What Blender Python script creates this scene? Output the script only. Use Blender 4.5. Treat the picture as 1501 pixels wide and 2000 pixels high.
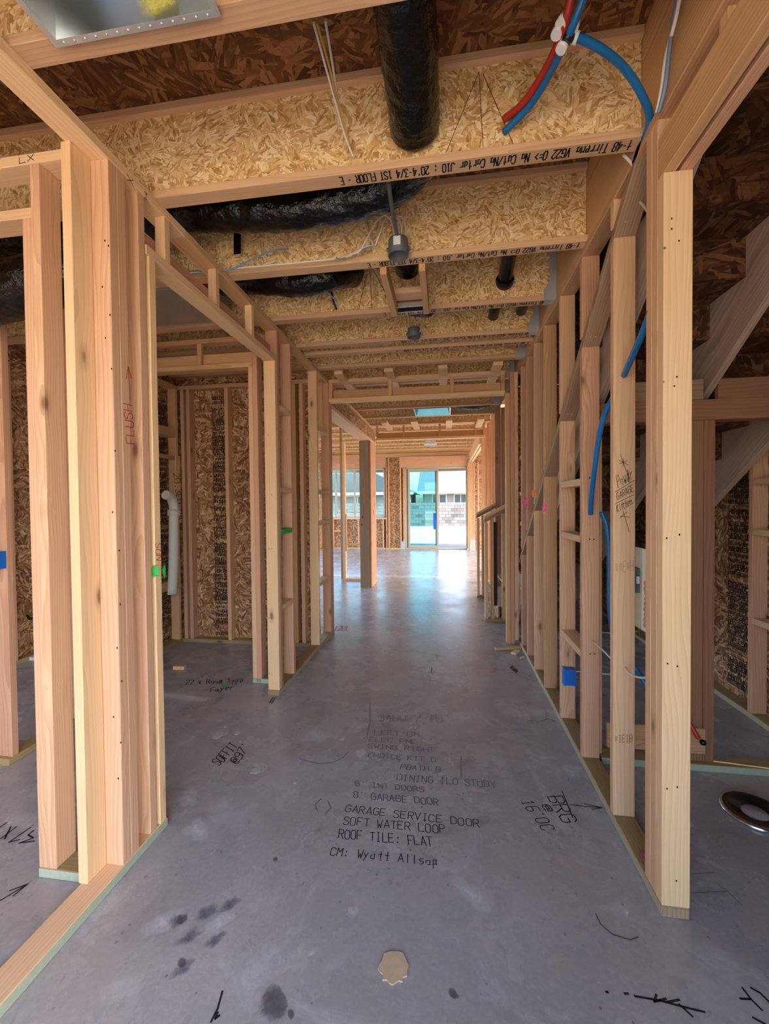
import bpy, bmesh, math, random
from mathutils import Vector, Matrix, noise
random.seed(7)
R = math.radians
S = bpy.context.scene
COL = S.collection
for o in list(bpy.data.objects): bpy.data.objects.remove(o)

# ---------------------------------------------------------------- camera
FPX, YAW, PIT, ROL, H = 817.55, R(8.3456), R(-1.1207), R(-0.5661), 1.43
def cam_axes():
    f = Vector((-math.sin(YAW)*math.cos(PIT), math.cos(YAW)*math.cos(PIT), math.sin(PIT)))
    r = Vector((math.cos(YAW), math.sin(YAW), 0)); u = r.cross(f)
    c, s = math.cos(ROL), math.sin(ROL)
    return c*r+s*u, -s*r+c*u, f
CR, CU, CF = cam_axes()
cam = bpy.data.cameras.new('camera'); co = bpy.data.objects.new('camera', cam); COL.objects.link(co)
cam.sensor_fit = 'VERTICAL'; cam.sensor_height = 24.0; cam.lens = 24.0*FPX/2000.0
cam.clip_start = 0.02; cam.clip_end = 400
co.matrix_world = Matrix(((CR.x, CU.x, -CF.x, 0), (CR.y, CU.y, -CF.y, 0), (CR.z, CU.z, -CF.z, H), (0, 0, 0, 1)))
S.camera = co
def at(px, py, x=None, y=None, z=None):
    """point of the photograph on a known plane of the house"""
    d = CF*FPX + CR*(px-750.5) - CU*(py-1000.0)
    t = x/d.x if x is not None else (y/d.y if y is not None else (z-H)/d.z)
    return Vector((0, 0, H)) + d*t

# ---------------------------------------------------------------- sky, sun, exposure
w = bpy.data.worlds.new('sky'); S.world = w; w.use_nodes = True
nt = w.node_tree; nt.nodes.clear()
wo = nt.nodes.new('ShaderNodeOutputWorld'); bg = nt.nodes.new('ShaderNodeBackground')
sk = nt.nodes.new('ShaderNodeTexSky'); sk.sky_type = 'NISHITA'; sk.sun_disc = False
sk.sun_elevation = R(42); sk.sun_rotation = R(97); sk.air_density = 1.0; sk.dust_density = 4.0; sk.ozone_density = 0.5
bg.inputs['Strength'].default_value = 0.30
nt.links.new(sk.outputs[0], bg.inputs[0]); nt.links.new(bg.outputs[0], wo.inputs[0])
sun = bpy.data.lights.new('sun', 'SUN'); sun.energy = 3.2; sun.angle = R(1.0); sun.color = (1, .95, .88)
so = bpy.data.objects.new('sun', sun); COL.objects.link(so); so.rotation_euler = Vector((-.74, .09, -.66)).to_track_quat('-Z', 'Y').to_euler(); so.location = (20, -10, 30)
vs = S.view_settings; vs.view_transform = 'Standard'; vs.look = 'None'; vs.gamma = 1; vs.use_curve_mapping = False
vs.exposure = 2.6

# ---------------------------------------------------------------- helpers
def lin(r, g, b):
    f = lambda c: (c/255/12.92) if c/255 <= .04045 else ((c/255+.055)/1.055)**2.4
    return (f(r), f(g), f(b), 1)
class MB:
    def __init__(s): s.v = []; s.f = []; s.sm = []
    def quad(s, *p, smooth=False):
        i = len(s.v); s.v += [tuple(q) for q in p]; s.f.append(tuple(range(i, i+len(p)))); s.sm.append(smooth)
    def box(s, x, y, z):
        i = len(s.v)
        s.v += [(a, b, c) for c in z for b in y for a in x]
        for q in ((0,2,3,1), (4,5,7,6), (0,1,5,4), (2,6,7,3), (0,4,6,2), (1,3,7,5)):
            s.f.append(tuple(i+k for k in q)); s.sm.append(False)
    def prism(s, poly, off):
        """poly: list of Vectors (planar), extruded by vector off"""
        i = len(s.v); n = len(poly); off = Vector(off)
        s.v += [tuple(p) for p in poly] + [tuple(Vector(p)+off) for p in poly]
        s.f.append(tuple(range(i, i+n))[::-1]); s.f.append(tuple(range(i+n, i+2*n))); s.sm += [False, False]
        for k in range(n):
            s.f.append((i+k, i+(k+1) % n, i+n+(k+1) % n, i+n+k)); s.sm.append(False)
    def tube(s, pts, r, n=8, cap=True, rough=0.0, ridge=0.0):
        pts = [Vector(p) for p in pts]; m = len(pts); i0 = len(s.v)
        t = (pts[1]-pts[0]).normalized(); a = t.orthogonal().normalized()
        for k, p in enumerate(pts):
            t2 = ((pts[min(k+1, m-1)]-pts[max(k-1, 0)])).normalized()
            q = t.rotation_difference(t2); a = q @ a; t = t2; b = t.cross(a)
            rr = r[k] if isinstance(r, (list, tuple)) else r
            for j in range(n):
                an = 2*math.pi*j/n; d = a*math.cos(an)+b*math.sin(an)
                e = rr
                if ridge: e *= 1+ridge*(1 if k % 2 else -1)
                if rough: e *= 1+rough*noise.noise((p+d*rr)*16)+.6*rough*noise.noise((p+d*rr)*40)
                s.v.append(tuple(p+d*e))
        for k in range(m-1):
            for j in range(n):
                a0 = i0+k*n+j; a1 = i0+k*n+(j+1) % n
                s.f.append((a0, a1, a1+n, a0+n)); s.sm.append(True)
        if cap:
            s.f.append(tuple(i0+j for j in range(n))[::-1]); s.f.append(tuple(i0+(m-1)*n+j for j in range(n))); s.sm += [False, False]
    def lathe(s, prof, c, n=20, axis=(0, 0, 1)):
        c = Vector(c); q = Vector((0, 0, 1)).rotation_difference(Vector(axis)); i0 = len(s.v)
        for (r, z) in prof:
            for j in range(n):
                a = 2*math.pi*j/n; s.v.append(tuple(c + q @ Vector((r*math.cos(a), r*math.sin(a), z))))
        for k in range(len(prof)-1):
            for j in range(n):
                a0 = i0+k*n+j; a1 = i0+k*n+(j+1) % n
                s.f.append((a0, a1, a1+n, a0+n)); s.sm.append(True)
    def build(s, name, mat, parent=None, origin=None):
        me = bpy.data.meshes.new(name)
        o = Vector(origin) if origin is not None else Vector((0, 0, 0))
        me.from_pydata([tuple(Vector(v)-o) for v in s.v], [], s.f); me.validate()
        if len(me.polygons) == len(s.sm): me.polygons.foreach_set('use_smooth', s.sm)
        me.materials.append(mat); ob = bpy.data.objects.new(name, me); COL.objects.link(ob); ob.location = o
        if parent: par(ob, parent)
        return ob
def wloc(o):
    return o.location + (wloc(o.parent) if o.parent else Vector((0, 0, 0)))
def par(o, p):
    """parents are never rotated, so only the place is taken over"""
    o.parent = p; o.location = o.location - wloc(p)
def smooth(pts, n=6):
    pts = [Vector(p) for p in pts]; out = []
    P = [pts[0]*2-pts[1]] + pts + [pts[-1]*2-pts[-2]]
    for i in range(1, len(P)-2):
        for k in range(n):
            t = k/n; a, b, c, d = P[i-1], P[i], P[i+1], P[i+2]
            out.append(.5*((2*b)+(c-a)*t+(2*a-5*b+4*c-d)*t*t+(3*b-a-3*c+d)*t**3))
    return out+[pts[-1]]
def empty(name, loc, label=None, cat=None, group=None, kind=None):
    o = bpy.data.objects.new(name, None); COL.objects.link(o); o.location = loc; o.empty_display_size = .1
    return tag(o, label, cat, group, kind)
def tag(o, label=None, cat=None, group=None, kind=None):
    if label: o['label'] = label
    if cat: o['category'] = cat
    if group: o['group'] = group
    if kind: o['kind'] = kind
    return o
def structure(name, loc=(0, 0, 0), label=None): return empty(name, loc, label, None, None, 'structure')

# ---------------------------------------------------------------- materials
def newmat(name):
    m = bpy.data.materials.new(name); m.use_nodes = True; t = m.node_tree; t.nodes.clear()
    out = t.nodes.new('ShaderNodeOutputMaterial'); b = t.nodes.new('ShaderNodeBsdfPrincipled')
    t.links.new(b.outputs[0], out.inputs[0]); return m, t, b
class G:
    """tiny node helper"""
    def __init__(s, t): s.t = t
    def n(s, typ, **kw):
        x = s.t.nodes.new('ShaderNode'+typ)
        for k, v in kw.items():
            if k.startswith('i_'): x.inputs[k[2:].replace('_', ' ')].default_value = v
            else: setattr(x, k, v)
        return x
    def l(s, a, b): s.t.links.new(a, b)
    def math(s, op, a, b=None, clamp=False):
        x = s.t.nodes.new('ShaderNodeMath'); x.operation = op; x.use_clamp = clamp
        for i, q in enumerate((a, b)):
            if q is None: continue
            if isinstance(q, (int, float)): x.inputs[i].default_value = q
            else: s.l(q, x.inputs[i])
        return x.outputs[0]
    def vmath(s, op, a, b=None):
        x = s.t.nodes.new('ShaderNodeVectorMath'); x.operation = op
        for i, q in enumerate((a, b)):
            if q is None: continue
            if isinstance(q, (tuple, list)): x.inputs[i].default_value = q
            else: s.l(q, x.inputs[i])
        return x.outputs[0]
    def ramp(s, fac, stops, interp='LINEAR'):
        x = s.t.nodes.new('ShaderNodeValToRGB'); e = x.color_ramp; e.interpolation = interp
        while len(e.elements) > 1: e.elements.remove(e.elements[-1])
        e.elements[0].position = stops[0][0]; e.elements[0].color = stops[0][1]
        for p, c in stops[1:]:
            q = e.elements.new(p); q.color = c
        s.l(fac, x.inputs[0]); return x.outputs[0]
    def mix(s, fac, a, b, mode='MIX'):
        x = s.t.nodes.new('ShaderNodeMix'); x.data_type = 'RGBA'; x.blend_type = mode
        for sock, q in ((x.inputs[0], fac), (x.inputs[6], a), (x.inputs[7], b)):
            if isinstance(q, (int, float)): sock.default_value = q
            elif isinstance(q, (tuple, list)): sock.default_value = q
            else: s.l(q, sock)
        return x.outputs[2]
    def noise(s, vec, scale, detail=3, rough=.55, dist=0):
        x = s.n('TexNoise'); s.l(vec, x.inputs['Vector']); x.inputs['Scale'].default_value = scale
        x.inputs['Detail'].default_value = detail; x.inputs['Roughness'].default_value = rough; x.inputs['Distortion'].default_value = dist
        return x.outputs[0]
def grey(v): return (v, v, v, 1)
def wood(name, light, dark, knotc=lin(92, 52, 30), ring=.55, knots=1.0, rough=.62, stain=.25, hue=.005):
    m, t, b = newmat(name); g = G(t)
    tc = g.n('TexCoord'); oi = g.n('ObjectInfo')
    rv = g.n('CombineXYZ')
    for i, k in enumerate((.45, .37, 9.7)):
        g.l(g.math('MULTIPLY', g.math('SUBTRACT', oi.outputs['Random'], .5), k*(1 if i < 2 else 3)), rv.inputs[i])
    p = g.vmath('ADD', tc.outputs['Object'], rv.outputs[0])
    warp = g.noise(g.vmath('MULTIPLY', p, (5, 5, .8)), 1.0, 2)
    wv = g.vmath('ADD', g.vmath('MULTIPLY', p, (1, 1, .03)), g.vmath('MULTIPLY', (0, 0, 0), (0, 0, 0)))
    cx = g.n('CombineXYZ'); d = g.math('MULTIPLY', g.math('SUBTRACT', warp, .5), .085)
    g.l(d, cx.inputs[0]); g.l(g.math('MULTIPLY', d, .6), cx.inputs[1])
    # knots pull the grain around them
    vk = g.n('TexVoronoi'); vk.inputs['Scale'].default_value = 1.0; vk.inputs['Randomness'].default_value = 1
    g.l(g.vmath('MULTIPLY', p, (7.0, 7.0, 2.9)), vk.inputs['Vector'])
    ks = g.n('SeparateColor'); g.l(vk.outputs['Color'], ks.inputs[0])
    kd = g.math('ADD', vk.outputs['Distance'], g.math('MULTIPLY', g.math('LESS_THAN', ks.outputs[0], .62), .6))
    bend = g.math('MULTIPLY', g.math('SUBTRACT', .5, kd, True), .022*knots)
    cy = g.n('CombineXYZ'); g.l(bend, cy.inputs[0]); g.l(bend, cy.inputs[1])
    wv2 = g.vmath('ADD', g.vmath('ADD', wv, cx.outputs[0]), cy.outputs[0])
    wave = g.n('TexWave', wave_type='RINGS', rings_direction='Z', wave_profile='SAW'); g.l(wv2, wave.inputs['Vector'])
    wave.inputs['Scale'].default_value = 27; wave.inputs['Distortion'].default_value = 1.1; wave.inputs['Detail'].default_value = 2
    fine = g.noise(g.vmath('MULTIPLY', p, (150, 150, 4)), 1.0, 3, .6)
    blot = g.noise(g.vmath('MULTIPLY', p, (6, 6, 1.3)), 1.0, 3)
    f = g.math('ADD', g.math('MULTIPLY', g.math('POWER', wave.outputs['Fac'], 1.8), ring), g.math('MULTIPLY', g.math('SUBTRACT', fine, .38), .55), True)
    c = g.mix(f, light, dark)
    c = g.mix(g.math('MULTIPLY', g.math('SUBTRACT', blot, .45, True), stain*3.0), c, dark)
    hs = g.n('HueSaturation'); g.l(c, hs.inputs['Color'])
    g.l(g.math('ADD', .5-hue, g.math('MULTIPLY', oi.outputs['Random'], 2*hue)), hs.inputs['Hue'])
    g.l(g.math('ADD', .90, g.math('MULTIPLY', oi.outputs['Random'], .16)), hs.inputs['Value'])
    c = hs.outputs[0]
    km = g.ramp(kd, [(0, grey(1)), (.055*knots, grey(.9)), (.10*knots+.002, grey(.3)), (.20*knots+.003, grey(0))])
    if knots > 0: c = g.mix(g.math('MULTIPLY', km, .8), c, knotc)
    g.l(c, b.inputs['Base Color']); b.inputs['Roughness'].default_value = rough; b.inputs['Specular IOR Level'].default_value = .3
    bp = g.n('Bump'); bp.inputs['Strength'].default_value = .18; bp.inputs['Distance'].default_value = .002; g.l(f, bp.inputs['Height']); g.l(bp.outputs[0], b.inputs['Normal'])
    return m
def osb(name, axis, cols, scale=1.0):
    """flakes lie in the plane normal to the local axis"""
    m, t, b = newmat(name); g = G(t); tc = g.n('TexCoord'); oi = g.n('ObjectInfo')
    sh = g.n('CombineXYZ')
    for i in range(3): g.l(g.math('MULTIPLY', oi.outputs['Random'], 7.1+i*3), sh.inputs[i])
    flat = (0.02, 1, 1) if axis == 'X' else (1, .02, 1)
    p = g.vmath('MULTIPLY', g.vmath('ADD', tc.outputs['Object'], sh.outputs[0]), flat)
    wn = g.n('TexNoise'); g.l(p, wn.inputs['Vector']); wn.inputs['Scale'].default_value = 30*scale
    p = g.vmath('ADD', p, g.vmath('MULTIPLY', g.vmath('SUBTRACT', wn.outputs['Color'], (.5, .5, .5)), (.012, .012, .012)))
    layers = []
    for k, (big, al, ac) in enumerate(((9, 11, 62), (13, 16, 90), (17, 22, 120))):
        v0 = g.n('TexVoronoi'); v0.inputs['Scale'].default_value = big*scale; g.l(g.vmath('ADD', p, (k*3.3, k*1.7, k*2.1)), v0.inputs['Vector'])
        sp = g.n('SeparateColor'); g.l(v0.outputs['Color'], sp.inputs[0])
        ang = g.math('MULTIPLY', g.math('SUBTRACT', sp.outputs[0], .5), 3.1)
        vr = g.n('VectorRotate', rotation_type='X_AXIS' if axis == 'X' else 'Y_AXIS'); g.l(p, vr.inputs['Vector']); g.l(ang, vr.inputs['Angle'])
        st = (1, ac*scale, al*scale) if axis == 'X' else (ac*scale, 1, al*scale)
        v1 = g.n('TexVoronoi'); v1.inputs['Scale'].default_value = 1.0; g.l(g.vmath('MULTIPLY', vr.outputs[0], st), v1.inputs['Vector'])
        s2 = g.n('SeparateColor'); g.l(v1.outputs['Color'], s2.inputs[0]); layers.append((s2.outputs[0], s2.outputs[1], v1.outputs['Distance']))
    a = g.mix(g.math('GREATER_THAN', layers[1][1], .5), layers[0][0], layers[1][0])
    a = g.mix(g.math('GREATER_THAN', layers[2][1], .6), a, layers[2][0])
    fine = g.noise(g.vmath('MULTIPLY', p, (60, 60, 60)), 1, 3)
    f = g.math('ADD', g.math('MULTIPLY', a, .8), g.math('MULTIPLY', fine, .3), True)
    c = g.ramp(f, cols); g.l(c, b.inputs['Base Color']); b.inputs['Roughness'].default_value = .6; b.inputs['Specular IOR Level'].default_value = .3
    bp = g.n('Bump'); bp.inputs['Strength'].default_value = .35; bp.inputs['Distance'].default_value = .002; g.l(a, bp.inputs['Height']); g.l(bp.outputs[0], b.inputs['Normal'])
    return m
def plain(name, col, rough=.5, metal=0, noise_amt=0, nscale=20, spec=.5):
    m, t, b = newmat(name); g = G(t)
    if noise_amt:
        tc = g.n('TexCoord'); f = g.noise(tc.outputs['Object'], nscale, 4)
        c = g.mix(f, tuple(x*(1-noise_amt) for x in col[:3])+(1,), tuple(min(1, x*(1+noise_amt)) for x in col[:3])+(1,)); g.l(c, b.inputs['Base Color'])
    else: b.inputs['Base Color'].default_value = col
    b.inputs['Roughness'].default_value = rough; b.inputs['Metallic'].default_value = metal; b.inputs['Specular IOR Level'].default_value = spec
    return m
M = {}
M['spf'] = wood('pine_yellow', lin(236, 200, 157), lin(204, 158, 113), ring=.40)
M['fir'] = wood('fir_pink', lin(229, 188, 150), lin(188, 137, 100), ring=.5)
M['red'] = wood('fir_red', lin(216, 170, 138), lin(170, 118, 90), ring=.5)
M['tan'] = wood('pine_tan', lin(222, 180, 132), lin(172, 126, 84), ring=.5)
M['weather'] = wood('fir_weathered', lin(180, 150, 122), lin(128, 98, 74), ring=.5, stain=.5)
M['string'] = wood('stringer_grey', lin(200, 178, 158), lin(124, 102, 86), ring=.4, stain=.7, knots=.6)
M['lvl'] = wood('flange_veneer', lin(220, 182, 142), lin(172, 128, 92), ring=.3, knots=0.0)
M['treated'] = wood('treated_sole', lin(170, 148, 104), lin(120, 98, 62), ring=.4)
M['green'] = plain('treated_edge_green', lin(170, 178, 154), .8, 0, .18, 60); M['paleedge'] = plain('treated_edge_pale', lin(180, 166, 140), .8, 0, .18, 60)
O1 = [(0, lin(120, 76, 38)), (.16, lin(182, 134, 80)), (.4, lin(218, 176, 116)), (.72, lin(238, 206, 150)), (1, lin(252, 236, 200))]
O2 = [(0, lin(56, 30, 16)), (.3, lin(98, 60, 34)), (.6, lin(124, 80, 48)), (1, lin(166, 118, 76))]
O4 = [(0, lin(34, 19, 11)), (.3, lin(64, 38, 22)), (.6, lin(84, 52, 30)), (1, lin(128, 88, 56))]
O3 = [(0, lin(70, 38, 20)), (.25, lin(124, 80, 50)), (.55, lin(164, 120, 84)), (.8, lin(196, 156, 116)), (1, lin(226, 198, 160))]
M['osbY'] = osb('osb_web', 'Y', O1); M['osbX'] = osb('osb_side', 'X', O3, .6); M['osbW'] = osb('osb_sheathing', 'Y', O3, .6)
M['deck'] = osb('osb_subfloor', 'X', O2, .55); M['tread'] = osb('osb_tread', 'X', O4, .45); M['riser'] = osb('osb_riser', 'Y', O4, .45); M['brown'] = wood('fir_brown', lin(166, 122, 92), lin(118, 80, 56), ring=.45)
M['black'] = plain('black_plastic', lin(14, 14, 16), .3, 0); M['duct'] = plain('duct_jacket', lin(9, 9, 10), .16, 0, .3, 12)
def crumple(m, sc, st):
    t = m.node_tree; g = G(t); b = [n for n in t.nodes if n.type == 'BSDF_PRINCIPLED'][0]; tc = g.n('TexCoord')
    v = g.n('TexVoronoi', feature='SMOOTH_F1'); v.inputs['Scale'].default_value = sc; g.l(g.vmath('ADD', tc.outputs['Object'], g.vmath('MULTIPLY', g.n('TexNoise').outputs['Color'], (.05, .05, .05))), v.inputs['Vector'])
    bp = g.n('Bump'); bp.inputs['Strength'].default_value = st; bp.inputs['Distance'].default_value = .02
    g.l(g.math('ADD', v.outputs['Distance'], g.noise(tc.outputs['Object'], sc*1.7, 4)), bp.inputs['Height']); g.l(bp.outputs[0], b.inputs['Normal'])
crumple(M['duct'], 15, .7)
M['abs'] = plain('abs_black', lin(22, 20, 22), .25); M['grey'] = plain('grey_plastic', lin(92, 94, 98), .5)
M['galv'] = plain('galvanised_steel', lin(196, 202, 206), .4, .55, .12, 30); M['mirror'] = plain('bright_tin', lin(205, 212, 216), .22, 1, .1, 8)
M['tinreflect'] = plain('tin_blue_reflection', lin(96, 156, 178), .3, 1, .15, 8); M['dullsteel'] = plain('dull_duct_steel', lin(176, 172, 158), .45, .5, .2, 6)
M['white'] = plain('white_plastic', lin(232, 232, 228), .5); M['wire'] = plain('white_cable', lin(226, 218, 208), .5)
M['wirey'] = plain('yellow_cable', lin(208, 168, 70), .5); M['wireb'] = plain('grey_blue_cable', lin(116, 140, 168), .5)
M['blue'] = plain('blue_pex', lin(22, 106, 166), .35); M['redp'] = plain('red_pex', lin(176, 46, 38), .35); M['bluebox'] = plain('blue_box', lin(22, 108, 200), .45)
M['ink'] = plain('black_marker', lin(22, 20, 26), .7); M['faint'] = plain('faint_marker', lin(98, 94, 104), .8); pass; M['ink2'] = plain('dark_stamp', lin(52, 38, 34), .8)
M['redink'] = plain('red_marker', lin(176, 40, 40), .7); M['pink'] = plain('pink_spray', lin(238, 96, 140), .8); M['gspray'] = plain('green_spray', lin(60, 176, 92), .8); M['orange'] = plain('orange_spray', lin(240, 138, 84), .8)
M['nail'] = plain('nail_head', lin(225, 220, 210), .4, 1); M['nailhole'] = plain('nail_hole', lin(58, 34, 24), .9)
M['mortar'] = plain('mortar', lin(44, 43, 43), .9, 0, .1, 30); M['stucco'] = plain('stucco_beige', lin(108, 109, 110), .9, 0, .06, 15)
M['rooftile'] = plain('roof_tile', lin(70, 74, 80), .8, 0, .2, 25); M['alu'] = plain('window_frame_tan', lin(172, 168, 152), .5, 0); M['trimw'] = plain('fascia_white', lin(178, 172, 164), .7)
M['darkglass'] = plain('far_window_glass', lin(60, 78, 84), .1); M['vent'] = plain('register_white', lin(205, 214, 220), .4)
M['foam'] = plain('foam_sealant', lin(226, 220, 196), .8, 0, .1, 40); M['chip'] = plain('concrete_chip', lin(196, 170, 140), .9, 0, .2, 60)
M['wrap'] = plain('house_wrap', lin(176, 176, 174), .8, 0, .15, 14); M['label'] = plain('paper_label', lin(225, 228, 230), .6)
M['copper'] = plain('spray_foam_brown', lin(196, 150, 130), .8, 0, .3, 50)
def mat_block():
    m, t, b = newmat('concrete_block'); g = G(t); oi = g.n('ObjectInfo'); tc = g.n('TexCoord')
    f = g.noise(g.vmath('ADD', tc.outputs['Object'], g.vmath('MULTIPLY', oi.outputs['Location'], (1, 1, 1))), 40, 3)
    c = g.ramp(oi.outputs['Random'], [(0, lin(76, 75, 75)), (.14, lin(102, 101, 101)), (1, lin(116, 115, 115))])
    g.l(g.mix(g.math('MULTIPLY', f, .3), c, lin(94, 92, 90)), b.inputs['Base Color']); b.inputs['Roughness'].default_value = .9; return m
M['block'] = mat_block()
def mat_floor():
    m, t, b = newmat('concrete_slab'); g = G(t); tc = g.n('TexCoord'); p = tc.outputs['Object']
    big = g.noise(p, .9, 5, .62, .15); mid = g.noise(g.vmath('ADD', p, (9, 3, 1)), 3.2, 6, .66, .2); fine = g.noise(p, 60, 4, .7); spk = g.noise(p, 180, 2)
    f = g.math('ADD', g.math('ADD', g.math('MULTIPLY', big, .62), g.math('MULTIPLY', mid, .45)), g.math('MULTIPLY', g.math('SUBTRACT', fine, .45), .5), True)
    c = g.ramp(f, [(.28, lin(138, 136, 140)), (.47, lin(152, 150, 152)), (.60, lin(162, 159, 160)), (.80, lin(180, 177, 176))])
    warm = g.noise(g.vmath('ADD', p, (2, 17, 0)), .55, 2)
    c = g.mix(g.math('MULTIPLY', g.math('SUBTRACT', warm, .42, True), 1.6, True), c, lin(166, 150, 142))
    ef = g.noise(g.vmath('ADD', p, (31, 5, 0)), 2.4, 6, .72, 1.2)
    c = g.mix(g.ramp(ef, [(.54, grey(0)), (.70, grey(.35)), (.88, grey(.8))]), c, lin(212, 212, 216))
    dk = g.noise(g.vmath('ADD', p, (3, 44, 0)), 5, 4, .6, .6)
    c = g.mix(g.ramp(dk, [(.56, grey(0)), (.80, grey(.5))]), c, lin(94, 93, 104))
    pit = g.n('TexVoronoi'); pit.inputs['Scale'].default_value = 26; g.l(p, pit.inputs['Vector'])
    sc = g.n('SeparateColor'); g.l(pit.outputs['Color'], sc.inputs[0])
    pm = g.math('MULTIPLY', g.math('LESS_THAN', pit.outputs['Distance'], .13), g.math('GREATER_THAN', sc.outputs[0], .82))
    c = g.mix(g.math('MULTIPLY', pm, .5), c, lin(84, 80, 88))
    g.l(c, b.inputs['Base Color'])
    g.l(g.math('ADD', .10, g.math('MULTIPLY', mid, .34)), b.inputs['Roughness']); b.inputs['Specular IOR Level'].default_value = .5
    bp = g.n('Bump'); bp.inputs['Strength'].default_value = .25; bp.inputs['Distance'].default_value = .004
    g.l(g.math('ADD', g.math('MULTIPLY', big, 1.5), g.math('MULTIPLY', fine, .25)), bp.inputs['Height']); g.l(bp.outputs[0], b.inputs['Normal'])
    return m
M['floor'] = mat_floor()
def mat_ground():
    m, t, b = newmat('desert_soil'); g = G(t); tc = g.n('TexCoord'); p = tc.outputs['Object']
    f = g.math('ADD', g.math('MULTIPLY', g.noise(p, .8, 5), .6), g.math('MULTIPLY', g.noise(g.vmath('MULTIPLY', p, (1, .6, 1)), 6, 5, .7), .45))
    g.l(g.ramp(f, [(.3, lin(104, 92, 76)), (.45, lin(150, 137, 118)), (.8, lin(172, 160, 142))]), b.inputs['Base Color']); b.inputs['Roughness'].default_value = .95; return m
M['ground'] = mat_ground()
def mat_glass(name, tint, refl=1.0):
    m, t, b = newmat(name); t.nodes.remove(b); g = G(t); out = [n for n in t.nodes if n.type == 'OUTPUT_MATERIAL'][0]
    tr = g.n('BsdfTransparent'); tr.inputs[0].default_value = tint; gl = g.n('BsdfGlossy'); gl.inputs['Roughness'].default_value = .02
    fr = g.n('Fresnel'); fr.inputs[0].default_value = 1.45; mx = g.n('MixShader')
    g.l(g.math('MULTIPLY', fr.outputs[0], refl), mx.inputs[0]); g.l(tr.outputs[0], mx.inputs[1]); g.l(gl.outputs[0], mx.inputs[2]); g.l(mx.outputs[0], out.inputs[0]); return m
M['glass'] = mat_glass('tinted_glass', (.66, .90, .93, 1)); M['glassw'] = mat_glass('window_glass', (.74, .92, .93, 1))


# ---------------------------------------------------------------- lumber
_mesh = {}
def bevbox(dims, mat, bev=.0022):
    key = (tuple(round(d, 4) for d in dims), mat.name, bev)
    if key in _mesh: return _mesh[key]
    bm = bmesh.new(); bmesh.ops.create_cube(bm, size=1.0)
    for v in bm.verts: v.co = Vector((v.co.x*dims[0], v.co.y*dims[1], v.co.z*dims[2]))
    if bev and min(dims) > 3*bev: bmesh.ops.bevel(bm, geom=list(bm.edges), offset=bev, segments=1, affect='EDGES')
    me = bpy.data.meshes.new('board'); bm.to_mesh(me); bm.free(); me.materials.append(mat); _mesh[key] = me
    return me
def bd(name, parent, x, y, z, mat, bev=.0022):
    """board filling a box; grain runs along its longest side"""
    mat = M[mat] if isinstance(mat, str) else mat
    x, y, z = sorted(x), sorted(y), sorted(z)
    d = (x[1]-x[0], y[1]-y[0], z[1]-z[0]); c = Vector(((x[0]+x[1])/2, (y[0]+y[1])/2, (z[0]+z[1])/2))
    ax = max(range(3), key=lambda i: d[i])
    if ax == 2: dims, rot = d, (0, 0, 0)
    elif ax == 0: dims, rot = (d[2], d[1], d[0]), (0, R(90), 0)
    else: dims, rot = (d[0], d[2], d[1]), (R(-90), 0, 0)
    o = bpy.data.objects.new(name, bevbox(dims, mat, bev)); COL.objects.link(o); o.location = c; o.rotation_euler = rot
    if parent: par(o, parent)
    return o
def slope(name, parent, x, p, q, t, mat, up=1):
    """board on the flat between x[0] and x[1] whose lower edge runs p=(y,z) to q=(y,z), t thick"""
    mat = M[mat] if isinstance(mat, str) else mat
    a = Vector((0, p[0], p[1])); b = Vector((0, q[0], q[1])); d = (b-a); L = d.length; d.normalize()
    nrm = Vector((1, 0, 0)).cross(d); nrm = nrm if nrm.z > 0 else -nrm
    c = (a+b)/2+nrm*(t/2); c.x = (x[0]+x[1])/2
    o = bpy.data.objects.new(name, bevbox((x[1]-x[0], t, L), mat)); COL.objects.link(o)
    X = Vector((1, 0, 0)); Y = d.cross(X)
    o.rotation_euler = Matrix((X, Y, d)).transposed().to_euler(); o.location = c
    if parent: par(o, parent)
    return o

# ---------------------------------------------------------------- lettering
FONT = {'A': '002640 1232', 'B': '000636454333 033342413000', 'C': '45361605011030 41', 'D': '000626454120 00', 'E': '46060040 0333', 'F': '460600 0333', 'G': '45361605011030414323',
 'H': '0006 4046 0343', 'I': '2026 1636 1030', 'J': '4641301001', 'K': '0006 460340', 'L': '060040', 'M': '0006234640', 'N': '00064046', 'O': '1030414536160501 10', 'P': '00063645443303', 'Q': '103041453616050110 2240',
 'R': '00063645443303 2340', 'S': '4536160504334241301001', 'T': '0646 2620', 'U': '060110304146', 'V': '062046', 'W': '0610233046', 'X': '0046 0640', 'Y': '062346 2320', 'Z': '06460040',
 '0': '103041453616050110', '1': '152620 1030', '2': '0516364544000040', '3': '06462342413010 01', '4': '36024230 3236', '5': '4606033342413010', '6': '46160501103041423303', '7': '064610', '8': '1304051636454433 13020110304142 33', '9': '0010304145361605041343',
 "'": '2625', '"': '1615 3635', '-': '1333', '/': '0046', ':': '2120 2423', '.': '2021', '=': '0232 0434', '>': '053301', '@': '3414123234 324245361605011040', '*': '2125 0541 0145', ' ': '', '#': '1115 3135',
 'a': '343010010213 3', 'c': '34140501102030', 'e': '0232340401103 0', 'i': '2024 2526', 'l': '2026', 'n': '0004 033440', 'o': '103031331303011 0', 'p': '0f04 0414342231 01', 'r': '0004 0334', 's': '34140312323110 00', 't': '2621 2030 0434', 'u': '0401103034 30',
 'y': '0421 340f', 'd': '303610010314 34', 'w': '0410223034', 'k': '0006 340230', 'h': '0006 033430', 'm': '0004 0324 20 2434 30', 'f': '362520 1434', 'g': '34 04 01 31 3f 0f', 'b': '0006 04343000', 'v': '041034', 'x': '0034 0430'}
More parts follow.
